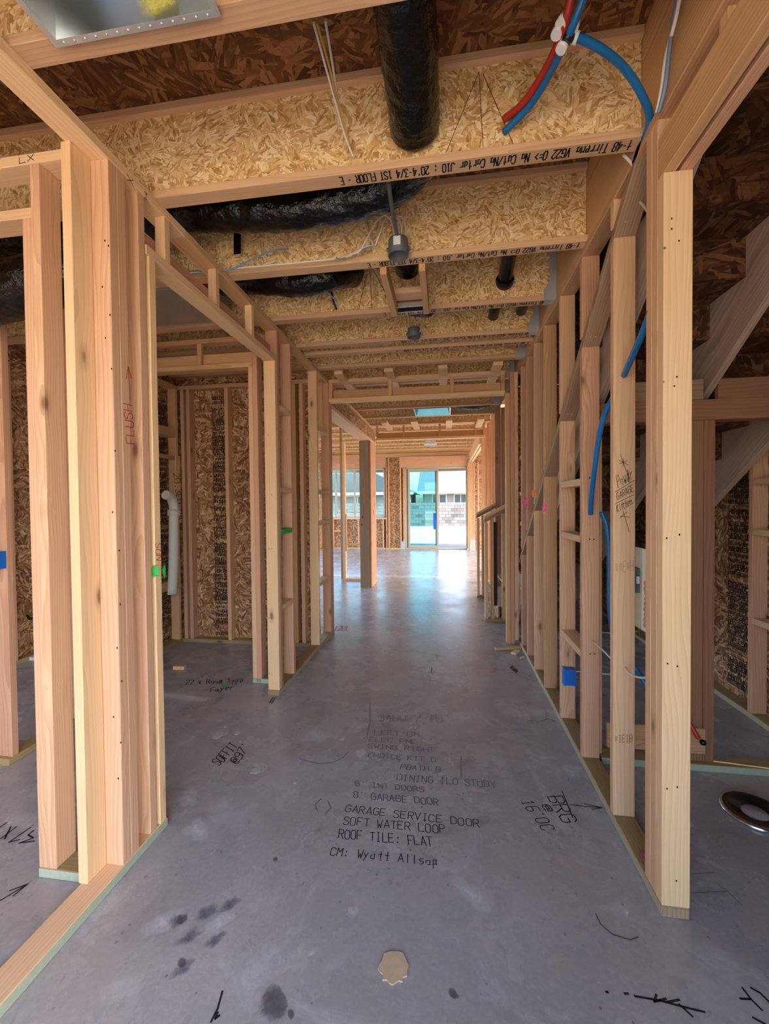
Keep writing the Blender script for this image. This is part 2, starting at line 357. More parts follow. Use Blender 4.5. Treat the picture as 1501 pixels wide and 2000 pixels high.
def glyph(ch):
    out = []; cur = []
    for tok in FONT.get(ch, FONT.get(ch.upper(), '')).split(' '):
        if len(tok) % 2: tok = tok[:-1]
        if not tok: continue
        pl = [(int(tok[i]), -2 if tok[i+1] == 'f' else int(tok[i+1])) for i in range(0, len(tok), 2)]
        if len(pl) == 1 and cur: cur.append(pl[0]); continue
        cur = pl; out.append(cur)
    return [q for q in out if len(q) > 1]
def ribbon(mb, pts, wd, nrm):
    """flat ink stroke lying on a face"""
    nrm = Vector(nrm); pts = [Vector(p) for p in pts]
    for a, b in zip(pts, pts[1:]):
        d = b-a
        if d.length < 1e-6: continue
        d.normalize(); s = d.cross(nrm).normalized()*wd/2; e = d*wd*.35
        mb.quad(a-e-s, b+e-s, b+e+s, a-e+s)
def letters(name, parent, text, p0, p1, ptop, mat, wd, nrm, lift=.0006, jit=.0):
    p0, p1, pt = Vector(p0), Vector(p1), Vector(ptop); n = len(text); mb = MB(); nv = Vector(nrm)*lift
    ex = (p1-p0)/(n*5.4-1.4); ey = (pt-p0)/6.0
    for i, ch in enumerate(text):
        for pl in glyph(ch):
            jx, jy = random.uniform(-jit, jit), random.uniform(-jit, jit)
            ribbon(mb, [p0+ex*(i*5.4+a+jx)+ey*(b+jy)+nv for a, b in pl], wd, nrm)
    if not mb.f: return None
    return mb.build(name, M[mat], parent, p0)
def scribble(name, parent, lines, mat, wd, nrm, plane, lift=.0007):
    mb = MB(); nv = Vector(nrm)*lift
    for ln in lines: ribbon(mb, [at(a, b, **plane)+nv for a, b in ln], wd, nrm)
    return mb.build(name, M[mat], parent, at(*lines[0][0], **plane))
def blob(name, parent, c, r, nrm, mat, seed=0, stretch=1.0, lift=.0006, wob=.3, n=18):
    """flat patch of paint or dirt whose colour thins out towards its rim"""
    nrm = Vector(nrm); a = nrm.orthogonal().normalized()
    if abs(nrm.z) < .5: a = Vector((0, 0, 1)).cross(nrm).normalized()
    b = nrm.cross(a); c = Vector(c)+nrm*lift; vs_ = [(0, 0, 0)]; fs = []; fd = [1.0]
    for ri, fv in ((.45, .8), (.75, .45), (1.0, 0.0)):
        for k in range(n):
            t = 2*math.pi*k/n; e = ri*r*(1+wob*noise.noise(Vector((math.cos(t)*1.3, math.sin(t)*1.3, seed*3.1))))
            vs_.append(tuple(a*math.cos(t)*e+b*math.sin(t)*e*stretch)); fd.append(fv)
    for k in range(n):
        fs.append((0, 1+k, 1+(k+1) % n))
        for q in (0, 1): fs.append((1+q*n+k, 1+(q+1)*n+k, 1+(q+1)*n+(k+1) % n, 1+q*n+(k+1) % n))
    me = bpy.data.meshes.new(name); me.from_pydata(vs_, [], fs)
    at_ = me.attributes.new('fade', 'FLOAT', 'POINT'); at_.data.foreach_set('value', fd)
    me.materials.append(M[mat]); o = bpy.data.objects.new(name, me); COL.objects.link(o); o.location = c
    if parent: par(o, parent)
    return o
def spray(name, col, hard=.35, rough=.8, dens=.9):
    m, t, bs = newmat(name); g = G(t); out = [q for q in t.nodes if q.type == 'OUTPUT_MATERIAL'][0]
    at_ = g.n('Attribute'); at_.attribute_name = 'fade'; tc = g.n('TexCoord')
    nz = g.noise(tc.outputs['Object'], 45, 5, .75)
    f = g.math('ADD', at_.outputs['Fac'], g.math('MULTIPLY', g.math('SUBTRACT', nz, .55), 1.5))
    al = g.ramp(f, [(.12, grey(0)), (hard, grey(dens*.8)), (.9, grey(dens))])
    bs.inputs['Base Color'].default_value = col; bs.inputs['Roughness'].default_value = rough
    tr = g.n('BsdfTransparent'); mx = g.n('MixShader'); g.l(al, mx.inputs[0]); g.l(tr.outputs[0], mx.inputs[1]); g.l(bs.outputs[0], mx.inputs[2]); g.l(mx.outputs[0], out.inputs[0]); return m
M['yreflect'] = spray('painted_yellow_reflection', lin(206, 200, 90), .95, .4, .8)
M['pinks'] = spray('pink_spray_paint', lin(232, 92, 138), .7); M['greens'] = spray('green_spray_paint', lin(48, 200, 92), .6); M['oranges'] = spray('orange_spray_paint', lin(240, 138, 84), .7); M['reds'] = spray('red_smear', lin(170, 50, 52), .7, dens=.6)
M['stain'] = spray('oil_stain', lin(88, 82, 92), .5, .5, .6); M['hole'] = spray('nail_hole_dark', lin(48, 28, 20), .2, .9, 1.0); M['whites'] = spray('plaster_white', lin(222, 222, 224), .8, .8, .5); M['blues'] = spray('chalk_blue', lin(72, 78, 112), .8, .7, .5); M['tanst'] = spray('tan_dust', lin(206, 190, 170), .85, .8, .38)

# ================================================================ THE SETTING
XL, XL0, XR, XR1 = -1.243, -1.345, .725, .814
TP0, TP1, JZ = 2.735, 2.773, 3.179           # top plate, joist depth 16 in
FRONT, BACK, WEST, EAST = -1.3, 13.05, -3.95, 1.96
SP = .038
# ---- slab
floor = structure('floor', (0, 0, 0), 'grey stained concrete slab with faded marker notes')
mb = MB(); mb.box((WEST-.1, 4.6), (FRONT-.4, BACK+.16), (-.12, 0)); par(mb.build('slab', M['floor']), floor)
# ---- ceiling: subfloor panels and I-joists
ceil = structure('ceiling', (0, 0, JZ), 'oriented strand subfloor carried by I-joists')
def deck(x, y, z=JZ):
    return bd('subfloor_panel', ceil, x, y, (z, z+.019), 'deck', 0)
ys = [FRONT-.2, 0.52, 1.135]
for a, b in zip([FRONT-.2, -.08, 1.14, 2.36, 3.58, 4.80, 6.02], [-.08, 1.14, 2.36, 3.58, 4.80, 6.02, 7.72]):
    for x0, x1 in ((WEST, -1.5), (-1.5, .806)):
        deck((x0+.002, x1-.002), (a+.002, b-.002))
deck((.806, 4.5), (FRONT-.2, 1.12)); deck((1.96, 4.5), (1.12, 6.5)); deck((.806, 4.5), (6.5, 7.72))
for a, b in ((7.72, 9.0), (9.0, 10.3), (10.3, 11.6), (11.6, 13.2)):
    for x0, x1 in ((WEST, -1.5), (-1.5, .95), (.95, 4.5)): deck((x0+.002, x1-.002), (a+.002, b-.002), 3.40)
def joist(y0, x0=WEST+.02, x1=.733, z0=TP1, z1=JZ, fw=.068, fh=.034, hang=False, web='osbY'):
    r = empty('joist', ((x0+x1)/2, y0+fw/2, z0)); par(r, ceil)
    yc = y0+fw/2
    bd('bottom_flange', r, (x0, x1), (y0, y0+fw), (z0, z0+fh), 'lvl', .0012)
    bd('top_flange', r, (x0, x1), (y0, y0+fw), (z1-fh, z1-.001), 'lvl', .0012)
    bd('web', r, (x0, x1), (yc-.006, yc+.006), (z0+fh, z1-fh), web, 0)
    if hang:
        m = MB(); yy = y0-.0015; xe = x1
        prof = [(-.012, .33), (-.042, .33), (-.042, .15), (-.05, .11), (-.075, .075), (-.082, .04), (-.08, -.002), (0, -.002), (0, .33)]
        m.prism([Vector((xe+a, yy, z0+b)) for a, b in prof], (0, -.0015, 0))
        m.box((xe-.075, xe), (y0-.0015, y0+fw+.0015), (z0-.0025, z0-.0012))
        m.box((xe-.075, xe), (y0+fw+.0015, y0+fw+.003), (z0-.002, z0+.09))
        h = m.build('hanger', M['galv'], r, (xe, y0, z0))
    return r
JY = [1.075, 1.690, 2.312, 2.935, 3.455, 3.655, 4.035]
J = {}
for i, y in enumerate(JY): J[i] = joist(y, hang=i in (3, 4, 6))
for y in (-1.25, -.73, -.155, .46): joist(y)
for y in (4.66, 5.27, 5.88, 6.49, 7.10): joist(y, hang=y < 6)
for k in range(8): joist(7.86+k*.62, x1=3.0, z0=3.0, z1=3.40)
# print on the underside of the hall joists
T = "t-48 Tirreno VG22 0=> No Cut/No Cortar J10 : 20'4-3/4 1ST FLOOR - E"
for i in (1, 2, 3, 4, 5):
    y0 = JY[i]
    letters('printing', J[i], T, (.70, y0+.013, TP1), (-.425, y0+.013, TP1), (.70, y0+.054, TP1), 'ink2' if i > 2 else 'ink', .0056, (0, 0, -1))
# ripped lines sawn into the first web
wy = JY[1]+.028
mbk = MB()
for a, b in (((935, 140), (870, 300)), ((935, 140), (943, 290)), ((943, 145), (1002, 282))): ribbon(mbk, [at(*a, y=wy-.001), at(*b, y=wy-.001)], .0025, (0, -1, 0))
mbk.build('pencil_line', M['ink2'], J[1], at(935, 140, y=wy-.001))
wy2 = JY[3]+.028; mbk = MB()
for a, b in (((716, 535), (700, 605)), ((722, 530), (726, 608)), ((730, 530), (762, 590))): ribbon(mbk, [at(*a, y=wy2-.001), at(*b, y=wy2-.001)], .004, (0, -1, 0))
mbk.build('pencil_line', M['ink2'], J[3], at(716, 535, y=wy2-.001))
# rim beam on the right bearing wall that carries the joist ends
bd('rim_beam', ceil, (.735, .806), (FRONT, 4.44), (TP1, JZ-.001), 'tan')
bd('rim_beam', ceil, (.735, .806), (4.44, 6.5), (2.86, JZ-.001), 'weather')
# flat backing strips nailed below the joists near the cross headers
for x in (-1.06, -.55, -.02, .50):
    bd('backing_strip', ceil, (x-.045, x+.045), (4.12, 4.36), (TP0, TP1), 'spf')
    bd('backing_strip', ceil, (x-.045, x+.045), (4.50, 4.90), (TP0, TP1), 'spf')
for x in (-.98, -.5, .06, .56):
    bd('backing_strip', ceil, (x-.05, x+.05), (6.72, 7.45), (TP0, TP1), 'spf')

# ---- left hall wall
wl = structure('wall_left', (XL0, 2.0, 0), 'open stud wall along the left of the hall with a doorway')
bd('top_plate', wl, (XL0+.007, XL), (FRONT, 1.9), (TP0, TP1), 'spf'); bd('top_plate', wl, (XL0+.007, XL), (1.902, 4.53), (TP0, TP1), 'tan')
def sole(w, x, y, mat='treated', ed=None, name='sole_plate', em='paleedge'):
    o = bd(name, w, x, y, (0, SP), mat, .003)
    if ed:   # green treated edge, a thin skin of preservative
        ex = ed; m = MB(); m.box((min(ex, ex+.001), max(ex, ex+.001)), y, (.002, SP-.003)); par(m.build('treated_edge', M[em], None, (ex, y[0], 0)), o.parent)
    return o
sole(wl, (XL0, XL), (FRONT, 1.684), 'spf', XL, em='green'); sole(wl, (XL0+.01, XL), (2.955, 4.525), 'treated', XL)
def stud(w, x, y, mat, z=(SP, TP0), name='stud'): return bd(name, w, x, y, z, mat)
sB = stud(wl, (-1.353, -1.315), (1.338, 1.427), 'spf')
sC = stud(wl, (XL-.089, XL), (1.428, 1.469), 'fir'); sD = stud(wl, (XL-.089, XL), (1.470, 1.512), 'fir')
sE = stud(wl, (XL-.089, XL-.004), (1.583, 1.623), 'fir')
sF = stud(wl, (XL-.089, XL), (1.640, 1.680), 'spf', (SP, 2.497), 'trimmer')
bd('header', wl, (XL-.089, XL), (1.626, 3.004), (2.498, 2.538), 'spf')
bd('header_board', wl, (XL-.089, XL-.051), (1.685, 3.004), (2.54, 2.63), 'red')
for y in (1.745, 2.170, 2.598): stud(wl, (XL-.048, XL), (y, y+.038), 'spf', (2.539, TP0), 'cripple')
sG = stud(wl, (XL-.089, XL), (2.964, 3.004), 'spf', (SP, 2.497), 'trimmer')
stud(wl, (XL-.089, XL), (3.006, 3.046), 'red')
stud(wl, (XL-.089, XL), (3.270, 3.310), 'red')
sH = stud(wl, (XL-.089, XL), (3.975, 4.015), 'spf')
stud(wl, (XL-.089, XL), (4.40, 4.438), 'red'); stud(wl, (XL-.089, XL), (4.440, 4.478), 'red'); stud(wl, (XL-.089, XL), (4.480, 4.52), 'red')
stud(wl, (XL-.089, XL-.045), (4.30, 4.338), 'spf', (2.2, TP0), 'cripple')
for i, py in enumerate((800, 957, 1038, 1185)):
    z = at(553, py, x=XL, ).z
    b_ = bd('block', wl, (XL-.089, XL), (3.047, 3.269), (z-.019, z+.019), 'spf' if i != 2 else 'gspray')
for py in (843, 961, 1021, 1137):
    z = at(632, py, x=XL).z; bd('block', wl, (XL-.089, XL), (4.016, 4.399), (z-.019, z+.019), 'spf')
# marks on the left wall
letters('red_marker_note', sD, 'FLUSH', at(263, 868, x=XL), at(257, 792, x=XL), at(247, 866, x=XL), 'redink', .0035, (1, 0, 0), jit=.2)
scribble('red_marker_arrow', sD, [[(254, 786), (250, 716)], [(250, 716), (246, 740)], [(250, 716), (256, 738)]], 'redink', .0035, (1, 0, 0), dict(x=XL))
letters('red_marker_note', sF, 'NOS', at(316, 1095, x=XL), at(314, 1062, x=XL), at(305, 1094, x=XL), 'redink', .003, (1, 0, 0), jit=.2)
blob('green_paint', sF, at(320, 1115, x=XL), .018, (1, 0, 0), 'greens', 1, 2.2)
blob('green_paint', sF, at(303, 1115, y=1.64), .03, (0, -1, 0), 'greens', 2, 1.0)
for (px, py) in ((205, 470), (212, 480), (200, 560), (215, 615), (206, 660), (218, 720), (225, 880), (220, 1000), (233, 1075), (235, 1180), (229, 1265), (238, 1330), (222, 1400), (236, 1450), (231, 1520)):
    blob('nail_hole', sC, at(px, py, y=1.428), .004, (0, -1, 0), 'hole', px, 1.3, n=8)
for (px, py) in ((523, 850), (530, 966), (525, 1072), (531, 1072), (525, 1207), (531, 1207), (526, 1315), (531, 1318)): blob('nail_hole', sG, at(px, py, y=2.964), .004, (0, -1, 0), 'hole', px, 1, n=8)
letters('layout_mark', wl, 'X I', at(248, 352, x=XL), at(290, 394, x=XL), at(248, 340, x=XL), 'ink', .003, (1, 0, 0))

def stamp(parent, o, ex, ez, wd_, ht, nrm, seed):
    """band of dense illegible block print"""
    rnd = random.Random(seed); mb = MB(); o = Vector(o); ex = Vector(ex); ez = Vector((0, 0, 1)); z = 0
    while z < ht-.05:
        h = rnd.choice((.028, .034, .042)); x = rnd.uniform(0, .01)
        if rnd.random() < .9:
            while x < wd_-.02:
                w_ = h*rnd.uniform(.5, .9); q = o+ex*x+ez*z
                for pl in glyph(rnd.choice('HEBM8#NRH=WIKE')):
                    ribbon(mb, [q+ex*(a/4*w_*.8)+ez*(b/6*h*.8) for a, b in pl], h*.2, nrm)
                x += w_
        if rnd.random() < .5: ribbon(mb, [o+ez*(z-.004), o+ex*wd_+ez*(z-.004)], .005, nrm)
        z += h+rnd.choice((.003, .006, .014))
    for k in (0, 1): ribbon(mb, [o+ex*(wd_*k), o+ex*(wd_*k)+ez*ht], .004, nrm)
    return tag(mb.build('stamp_print', M['ink2'], parent, o), kind='stuff')
# ---- cross wall into the left room
wr = structure('wall_left_room', (-1.6, 1.38, 0), 'stud wall framing the doorway of the room off the left side')
YA0, YA1 = 1.379, 1.468
bd('sole_plate', wr, (-1.565, -1.354), (YA0, YA1), (0, SP), 'treated'); m = MB(); m.box((-1.565, -1.354), (YA0-.001, YA0), (.002, .035)); m.build('treated_edge', M['green'], wr, (-1.56, YA0, 0))
bd('top_plate', wr, (WEST+.02, -1.354), (YA0, YA1), (2.711, 2.749), 'spf')
stud(wr, (-1.565, -1.528), (YA0, YA1), 'fir', (SP, 2.513), 'trimmer'); sA = stud(wr, (-1.527, -1.489), (YA0, YA1), 'fir', (SP, 2.710))
bd('header', wr, (WEST+.02, -1.528), (YA0, YA1), (2.514, 2.552), 'spf')
letters('layout_mark', wr, 'LX', at(38, 320, y=YA0), at(66, 313, y=YA0), at(38, 308, y=YA0), 'ink', .003, (0, -1, 0))
stud(wr, (-2.9, -2.862), (YA0, YA1), 'red', (SP, 2.513))
# second partition deeper in the left room
wp = structure('wall_bath', (-2.48, 2.0, 0), 'dim stud partition inside the left room')
bd('sole_plate', wp, (-2.49, -2.401), (1.96, 3.1), (0, SP), 'treated'); bd('top_plate', wp, (-2.49, -2.401), (1.96, 3.1), (TP0, TP1), 'tan')
sW = stud(wp, (-2.49, -2.401), (1.98, 2.018), 'red'); stud(wp, (-2.49, -2.401), (2.40, 2.438), 'red'); 
stud(wp, (-2.49, -2.401), (3.06, 3.098), 'red')
# outer wall of the left side, sheathed
we = structure('wall_outer_left', (WEST, 2, 0), 'outer stud wall with strand board sheathing on the far left')
for a, b in ((FRONT, -.08), (-.08, 1.14), (1.14, 2.36), (2.36, 3.58), (3.58, 4.80), (4.80, 5.2)): bd('sheathing_panel', we, (WEST-.012, WEST), (a+.002, b-.002), (0, JZ), 'osbX', 0)
bd('sheathing_panel', we, (WEST-.012, WEST), (5.2, 12.8), (0, .25), 'osbX', 0); bd('sheathing_panel', we, (WEST-.012, WEST), (5.2, 12.8), (2.85, 3.4), 'osbX', 0); bd('sheathing_panel', we, (WEST-.012, WEST), (12.8, 13.1), (0, 3.4), 'osbX', 0)  # unseen opening in this wall added to let daylight into the far room
for k in range(10): stud(we, (WEST+.001, WEST+.09), (1.6+k*.406, 1.638+k*.406), ('fir', 'red', 'tan')[k % 3])
bd('sole_plate', we, (WEST+.001, WEST+.09), (FRONT, 13.0), (0, SP), 'treated')

# ---- closet: front, back and side walls
wc = structure('wall_closet_front', (-1.5, 3.15, 0), 'stud wall with a ladder header over the closet opening')
CY0, CY1 = 3.15, 3.239
bd('sole_plate', wc, (-1.545, -1.335), (CY0, CY1), (0, SP), 'treated'); m = MB(); m.box((-1.545, -1.335), (CY0-.001, CY0), (.002, .035)); m.build('treated_edge', M['green'], wc, (-1.54, CY0, 0))
letters('layout_mark', wc, 'III', at(501, 1336, y=CY0-.001), at(510, 1337, y=CY0-.001), at(501, 1327, y=CY0-.001), 'ink', .004, (0, -1, 0))
stud(wc, (-1.545, -1.508), (CY0, CY1), 'fir', (SP, 2.525), 'trimmer'); stud(wc, (-1.507, -1.469), (CY0, CY1), 'red'); stud(wc, (-1.385, -1.345), (CY0, CY1), 'red')
bd('header', wc, (-2.74, -1.508), (CY0, CY1), (2.526, 2.564), 'tan'); bd('header_board', wc, (-2.74, -1.508), (CY0+.03, CY0+.068), (2.565, 2.655), 'tan')
bd('top_plate', wc, (-2.74, -1.345), (CY0, CY1), (TP0, TP1), 'tan')
for x in (-1.96, -2.5): stud(wc, (x-.019, x+.019), (CY0, CY0+.03), 'tan', (2.565, TP0), 'cripple')
wb = structure('wall_closet_back', (-2.0, 4.05, 0), 'closet back wall of studs over printed strand board')
bd('sole_plate', wb, (-2.75, -1.335), (4.02, 4.108), (0, SP), 'treated'); bd('top_plate', wb, (-2.75, -1.335), (4.02, 4.108), (TP0-.1, TP0-.06), 'tan')
for a, b in ((-2.839, -1.56), (-1.558, -1.345)): bd('sheathing_panel', wb, (a, b), (4.109, 4.121), (0, JZ-.4), 'osbW', 0)
for x, mt in ((-2.725, 'fir'), (-2.66, 'red'), (-2.235, 'fir'), (-1.60, 'tan'), (-1.515, 'tan'), (-1.44, 'fir')): stud(wb, (x, x+.038), (4.02, 4.108), mt, (SP, TP0-.1))
stamp(wb, (-2.42, 4.1082, .06), (1, 0, 0), None, .165, 2.54, (0, -1, 0), 1)
ws = structure('wall_closet_side', (-2.75, 3.6, 0), 'closet side wall with blocking over printed strand board')
bd('sheathing_panel', ws, (-2.852, -2.84), (3.10, 4.121), (0, JZ-.4), 'osbX', 0)
bd('sole_plate', ws, (-2.838, -2.75), (3.24, 4.02), (0, SP), 'treated'); bd('top_plate', ws, (-2.838, -2.75), (3.24, 4.02), (TP0-.1, TP0-.062), 'tan')
for y, mt in ((3.24, 'tan'), (3.975, 'fir')): stud(ws, (-2.838, -2.75), (y, y+.038), mt, (SP, TP0-.1))
stamp(ws, (-2.8392, 3.82, .06), (0, 1, 0), None, .14, 2.54, (1, 0, 0), 2)
sS = stud(ws, (-2.749, -2.731), (3.945, 4.015), 'spf', (1.25, 1.95), 'marked_board')
for py, mt in ((845, 'spf'), (893, 'red'), (1028, 'weather'), (1143, 'tan')):
    z = at(335, py, x=-2.76).z; bd('block', ws, (-2.838, -2.75), (3.28, 3.974), (z-(.045 if mt in ('spf', 'tan') else .019), z+(.045 if mt in ('spf', 'tan') else .019)), mt)
letters('marker_note', sS, '20.3ED.0A', at(339, 925, x=-2.731), at(348, 1015, x=-2.731), at(350, 924, x=-2.731), 'ink', .007, (1, 0, 0), jit=.2)

# ---- right hall wall with the raked stair plate
wg = structure('wall_right', (XR, 2.0, 0), 'open stud wall along the right of the hall cut by a raked stair plate')
bd('top_plate', wg, (XR, XR1), (FRONT, 4.44), (TP0, TP1), 'tan')
sole(wg, (XR, XR1), (1.535, 4.44), 'treated', XR-.001)
m = MB(); m.box((XR+.003, XR1-.003), (1.5335, 1.535), (.002, SP-.003)); m.build('treated_edge', M['weather'], wg, (XR, 1.534, 0))
ZR = lambda y: 2.245-.735*(y-2.40)
sP = stud(wg, (XR, XR1), (1.535, 1.575), 'spf', (SP, 2.524), 'trimmer')
stud(wg, (XR, XR1), (1.577, 1.617), 'fir'); stud(wg, (XR, XR1), (1.619, 1.660), 'fir')
bd('header', wg, (XR, XR+.038), (FRONT, 1.576), (2.525, 2.665), 'tan'); bd('header', wg, (XR+.051, XR1), (FRONT, 1.576), (2.525, 2.665), 'fir')
for y in (.25, .75, 1.25): stud(wg, (XR+.02, XR1-.02), (y, y+.038), 'tan', (2.666, TP0), 'cripple')
def rstud(y, mat):
    """stud with an angled top below the rake and one standing on the rake"""
    mm = M[mat]; me = bevbox((XR1-XR, .038, ZR(y)-SP), mm).copy()
    h = (ZR(y)-SP)/2
    for v in me.vertices:
        if v.co.z > h*.9: v.co.z -= .735*(v.co.y+.019)
    o = bpy.data.objects.new('stud', me); COL.objects.link(o); o.location = ((XR+XR1)/2, y+.019, SP+h); par(o, wg)
    zz = ZR(y)+.05
    if TP0-zz > .06: stud(wg, (XR, XR1), (y, y+.038), mat, (zz, TP0), 'upper_stud')
    return o
RS = [(1.957, 'spf'), (2.384, 'red'), (2.808, 'fir'), (3.25, 'tan'), (3.60, 'fir'), (3.92, 'red'), (4.20, 'red')]
rs = [rstud(y, mt) for y, mt in RS]
slope('rake_plate', wg, (XR, XR1), (1.70, ZR(1.70)), (4.34, ZR(4.34)), .038, 'weather')
stud(wg, (XR1-.003, XR1+.03), (2.435, 2.46), 'spf', (SP, 1.95), 'backing_stud')
for py in (945, 1047, 1250):
    z = at(1112, py, x=XR+.01).z; bd('block', wg, (XR, XR1), (2.423, 2.807), (z-.019, z+.019), 'spf')
for py in (895, 965, 1022, 1145):
    z = at(1016, py, x=XR+.02).z; bd('block', wg, (XR+.005, XR1), (4.24, 4.35), (z-.019, z+.019), 'spf')
# writing, knots of nails and paint on the right wall
y2 = RS[0][0]
letters('marker_note', rs[0], 'Powdr', at(1206, 952, y=y2), at(1237, 935, y=y2), at(1202, 929, y=y2), 'ink2', .0022, (0, -1, 0), jit=.25)
letters('marker_note', rs[0], 'GARAGE', at(1205, 976, y=y2), at(1237, 959, y=y2), at(1203, 963, y=y2), 'ink2', .0022, (0, -1, 0), jit=.25)
letters('marker_note', rs[0], 'Kitchen', at(1205, 1001, y=y2), at(1234, 985, y=y2), at(1203, 987, y=y2), 'ink2', .0022, (0, -1, 0), jit=.25)
scribble('marker_note', rs[0], [[(1201, 961), (1238, 938)], [(1201, 984), (1237, 966)], [(1211, 888), (1230, 942)], [(1208, 899), (1226, 908)], [(1209, 906), (1224, 900)], [(1216, 911), (1217, 896)], [(1216, 998), (1228, 1039)], [(1211, 1008), (1229, 1010)], [(1210, 1012), (1223, 1000)]], 'ink2', .0022, (0, -1, 0), dict(y=y2))
letters('grade_stamp', rs[0], '##E#H', at(1201, 1119, y=y2), at(1236, 1115, y=y2), at(1201, 1098, y=y2), 'weather', .002, (0, -1, 0))
letters('grade_stamp', rs[0], '#IEIB', at(1200, 1450, y=y2), at(1234, 1449, y=y2), at(1200, 1436, y=y2), 'ink2', .0018, (0, -1, 0))
for (px, py) in ((1311, 427), (1311, 447), (1325, 470), (1321, 736), (1316, 754), (1301, 1051), (1326, 1044), (1303, 1296), (1322, 1301), (1302, 1540), (1322, 1537), (1320, 1720)): blob('nail_hole', sP, at(px, py, y=1.535), .0035, (0, -1, 0), 'hole', px, 1.2, n=8)
for (px, py) in ((1297, 485), (1295, 746)): blob('nail_head', sP, at(px, py, y=1.535), .005, (0, -1, 0), 'nail', px, .8, n=8)
for (px, py) in ((1151, 933), (1160, 933), (1151, 1053), (1159, 1053), (1152, 1277), (1160, 1277)): blob('nail_hole', rs[1], at(px, py, y=2.384), .005, (0, -1, 0), 'hole', px, 1, n=8)
m = MB()
for y, mt in RS[:5]:
    for dx in (.03, .052): m.lathe([(0, -.001), (.006, -.001), (.006, .0)], (XR+dx, y-.045, ZR(y-.045)), 8)
tag(m.build('nail_heads', M['nail'], wg, (XR, 2.4, 2.2)), kind='stuff')
blob('pink_paint', wg, (XR+.055, 1.74, SP), .035, (0, 0, 1), 'pinks', 4, 1.5); blob('pink_paint', wg, (XR+.05, 3.05, SP), .04, (0, 0, 1), 'pinks', 5, 1.2)
blob('pink_paint', rs[4], at(1026, 981, y=3.60), .035, (0, -1, 0), 'pinks', 3, 1.6); blob('orange_paint', rs[3], at(1042, 964, y=3.25), .028, (0, -1, 0), 'oranges', 8, 1.3)
blob('pink_paint', rs[2], at(1063, 990, y=2.808), .02, (0, -1, 0), 'pinks', 9, 2.4)

# ---- cross header at the end of the hall
wa = structure('wall_hall_end', (-.3, 4.4, 0), 'ladder header crossing the hall with end studs')
bd('header', wa, (XL+.002, .602), (4.40, 4.489), (2.532, 2.570), 'spf'); bd('header_board', wa, (XL+.002, .602), (4.450, 4.488), (2.571, 2.665), 'tan')
bd('top_plate', wa, (XL+.002, .60), (4.40, 4.489), (TP0, TP1), 'spf')
for x in (-1.22, -.575, .07, .58): stud(wa, (x-.019, x+.019), (4.40, 4.449), 'tan', (2.571, TP0), 'cripple')
stud(wa, (.603, .641), (4.355, 4.444), 'tan', (0.0, 2.531), 'trimmer'); stud(wa, (.643, .681), (4.355, 4.444), 'red', (0.0, TP0)); stud(wa, (.683, .721), (4.355, 4.439), 'fir', (SP, TP0))
# ---- dining side beam and post, second cross header
wd = structure('wall_dining', (-1.35, 7.3, 0), 'dining room post, beam and ladder header beyond the hall')
bd('beam', wd, (-1.452, -1.262), (4.53, 7.62), (2.505, 2.545), 'spf'); bd('beam_board', wd, (-1.44, -1.402), (4.53, 7.62), (2.546, 2.735), 'red'); bd('beam_panel', wd, (-1.295, -1.28), (4.53, 7.62), (2.546, 2.72), 'osbX', 0); 
for y in (4.9, 5.4, 5.9, 6.4, 6.9): stud(wd, (-1.40, -1.30), (y, y+.038), 'weather', (2.546, 2.735), 'cripple')
bd('top_plate', wd, (-1.44, -1.26), (4.54, 7.7), (TP0, TP1), 'tan')
pc = stud(wd, (-1.452, -1.30), (6.995, 7.13), 'weather', (0.0, 2.504), 'post'); stud(wd, (-1.298, -1.262), (7.02, 7.13), 'red', (0, 2.504)); stud(wd, (-1.40, -1.27), (7.14, 7.60), 'red', (SP, 2.504), 'post')
sole(wd, (-1.40, -1.262), (7.13, 7.66), 'spf')
for k, (px, py) in enumerate(((730, 965), (731, 985), (729, 1000), (706, 1025), (708, 1010))): blob('red_paint', wd, at(px, py, x=-1.2615), .05, (1, 0, 0), 'reds', k, 1.5) if px > 720 else blob('red_paint', wd, at(px, py, y=6.995), .02, (0, -1, 0), 'reds', k, 1.5)
bd('sole_plate', wd, (-1.95, -1.402), (7.62, 7.71), (0, SP), 'spf'); stud(wd, (-1.95, -1.912), (7.62, 7.71), 'weather', (SP, 2.95)); stud(wd, (-1.911, -1.86), (7.62, 7.71), 'spf', (SP, 2.595), 'trimmer')
stud(wd, (-1.856, -1.835), (7.62, 7.65), 'spf', (.55, 1.25), 'stud_stub')
bd('rail', wd, (-1.86, -1.402), (7.63, 7.668), (.66, .70), 'spf')
bd('header', wd, (-1.26, .70), (7.62, 7.71), (2.596, 2.634), 'spf'); bd('header_board', wd, (-1.26, .70), (7.672, 7.71), (2.635, 2.74), 'tan'); bd('top_plate', wd, (WEST+.1, .70), (7.62, 7.71), (2.86, 2.90), 'tan')
for x in (-1.24, -.75, -.10, .53, .68): stud(wd, (x-.019, x+.019), (7.62, 7.67), 'tan', (2.635, 2.86), 'cripple')
bd('header', wd, (WEST+.1, -1.952), (7.62, 7.71), (2.55, 2.588), 'spf')
for x in (-2.3, -2.9, -3.5): stud(wd, (x, x+.038), (7.62, 7.71), 'tan', (2.589, 2.86), 'cripple')
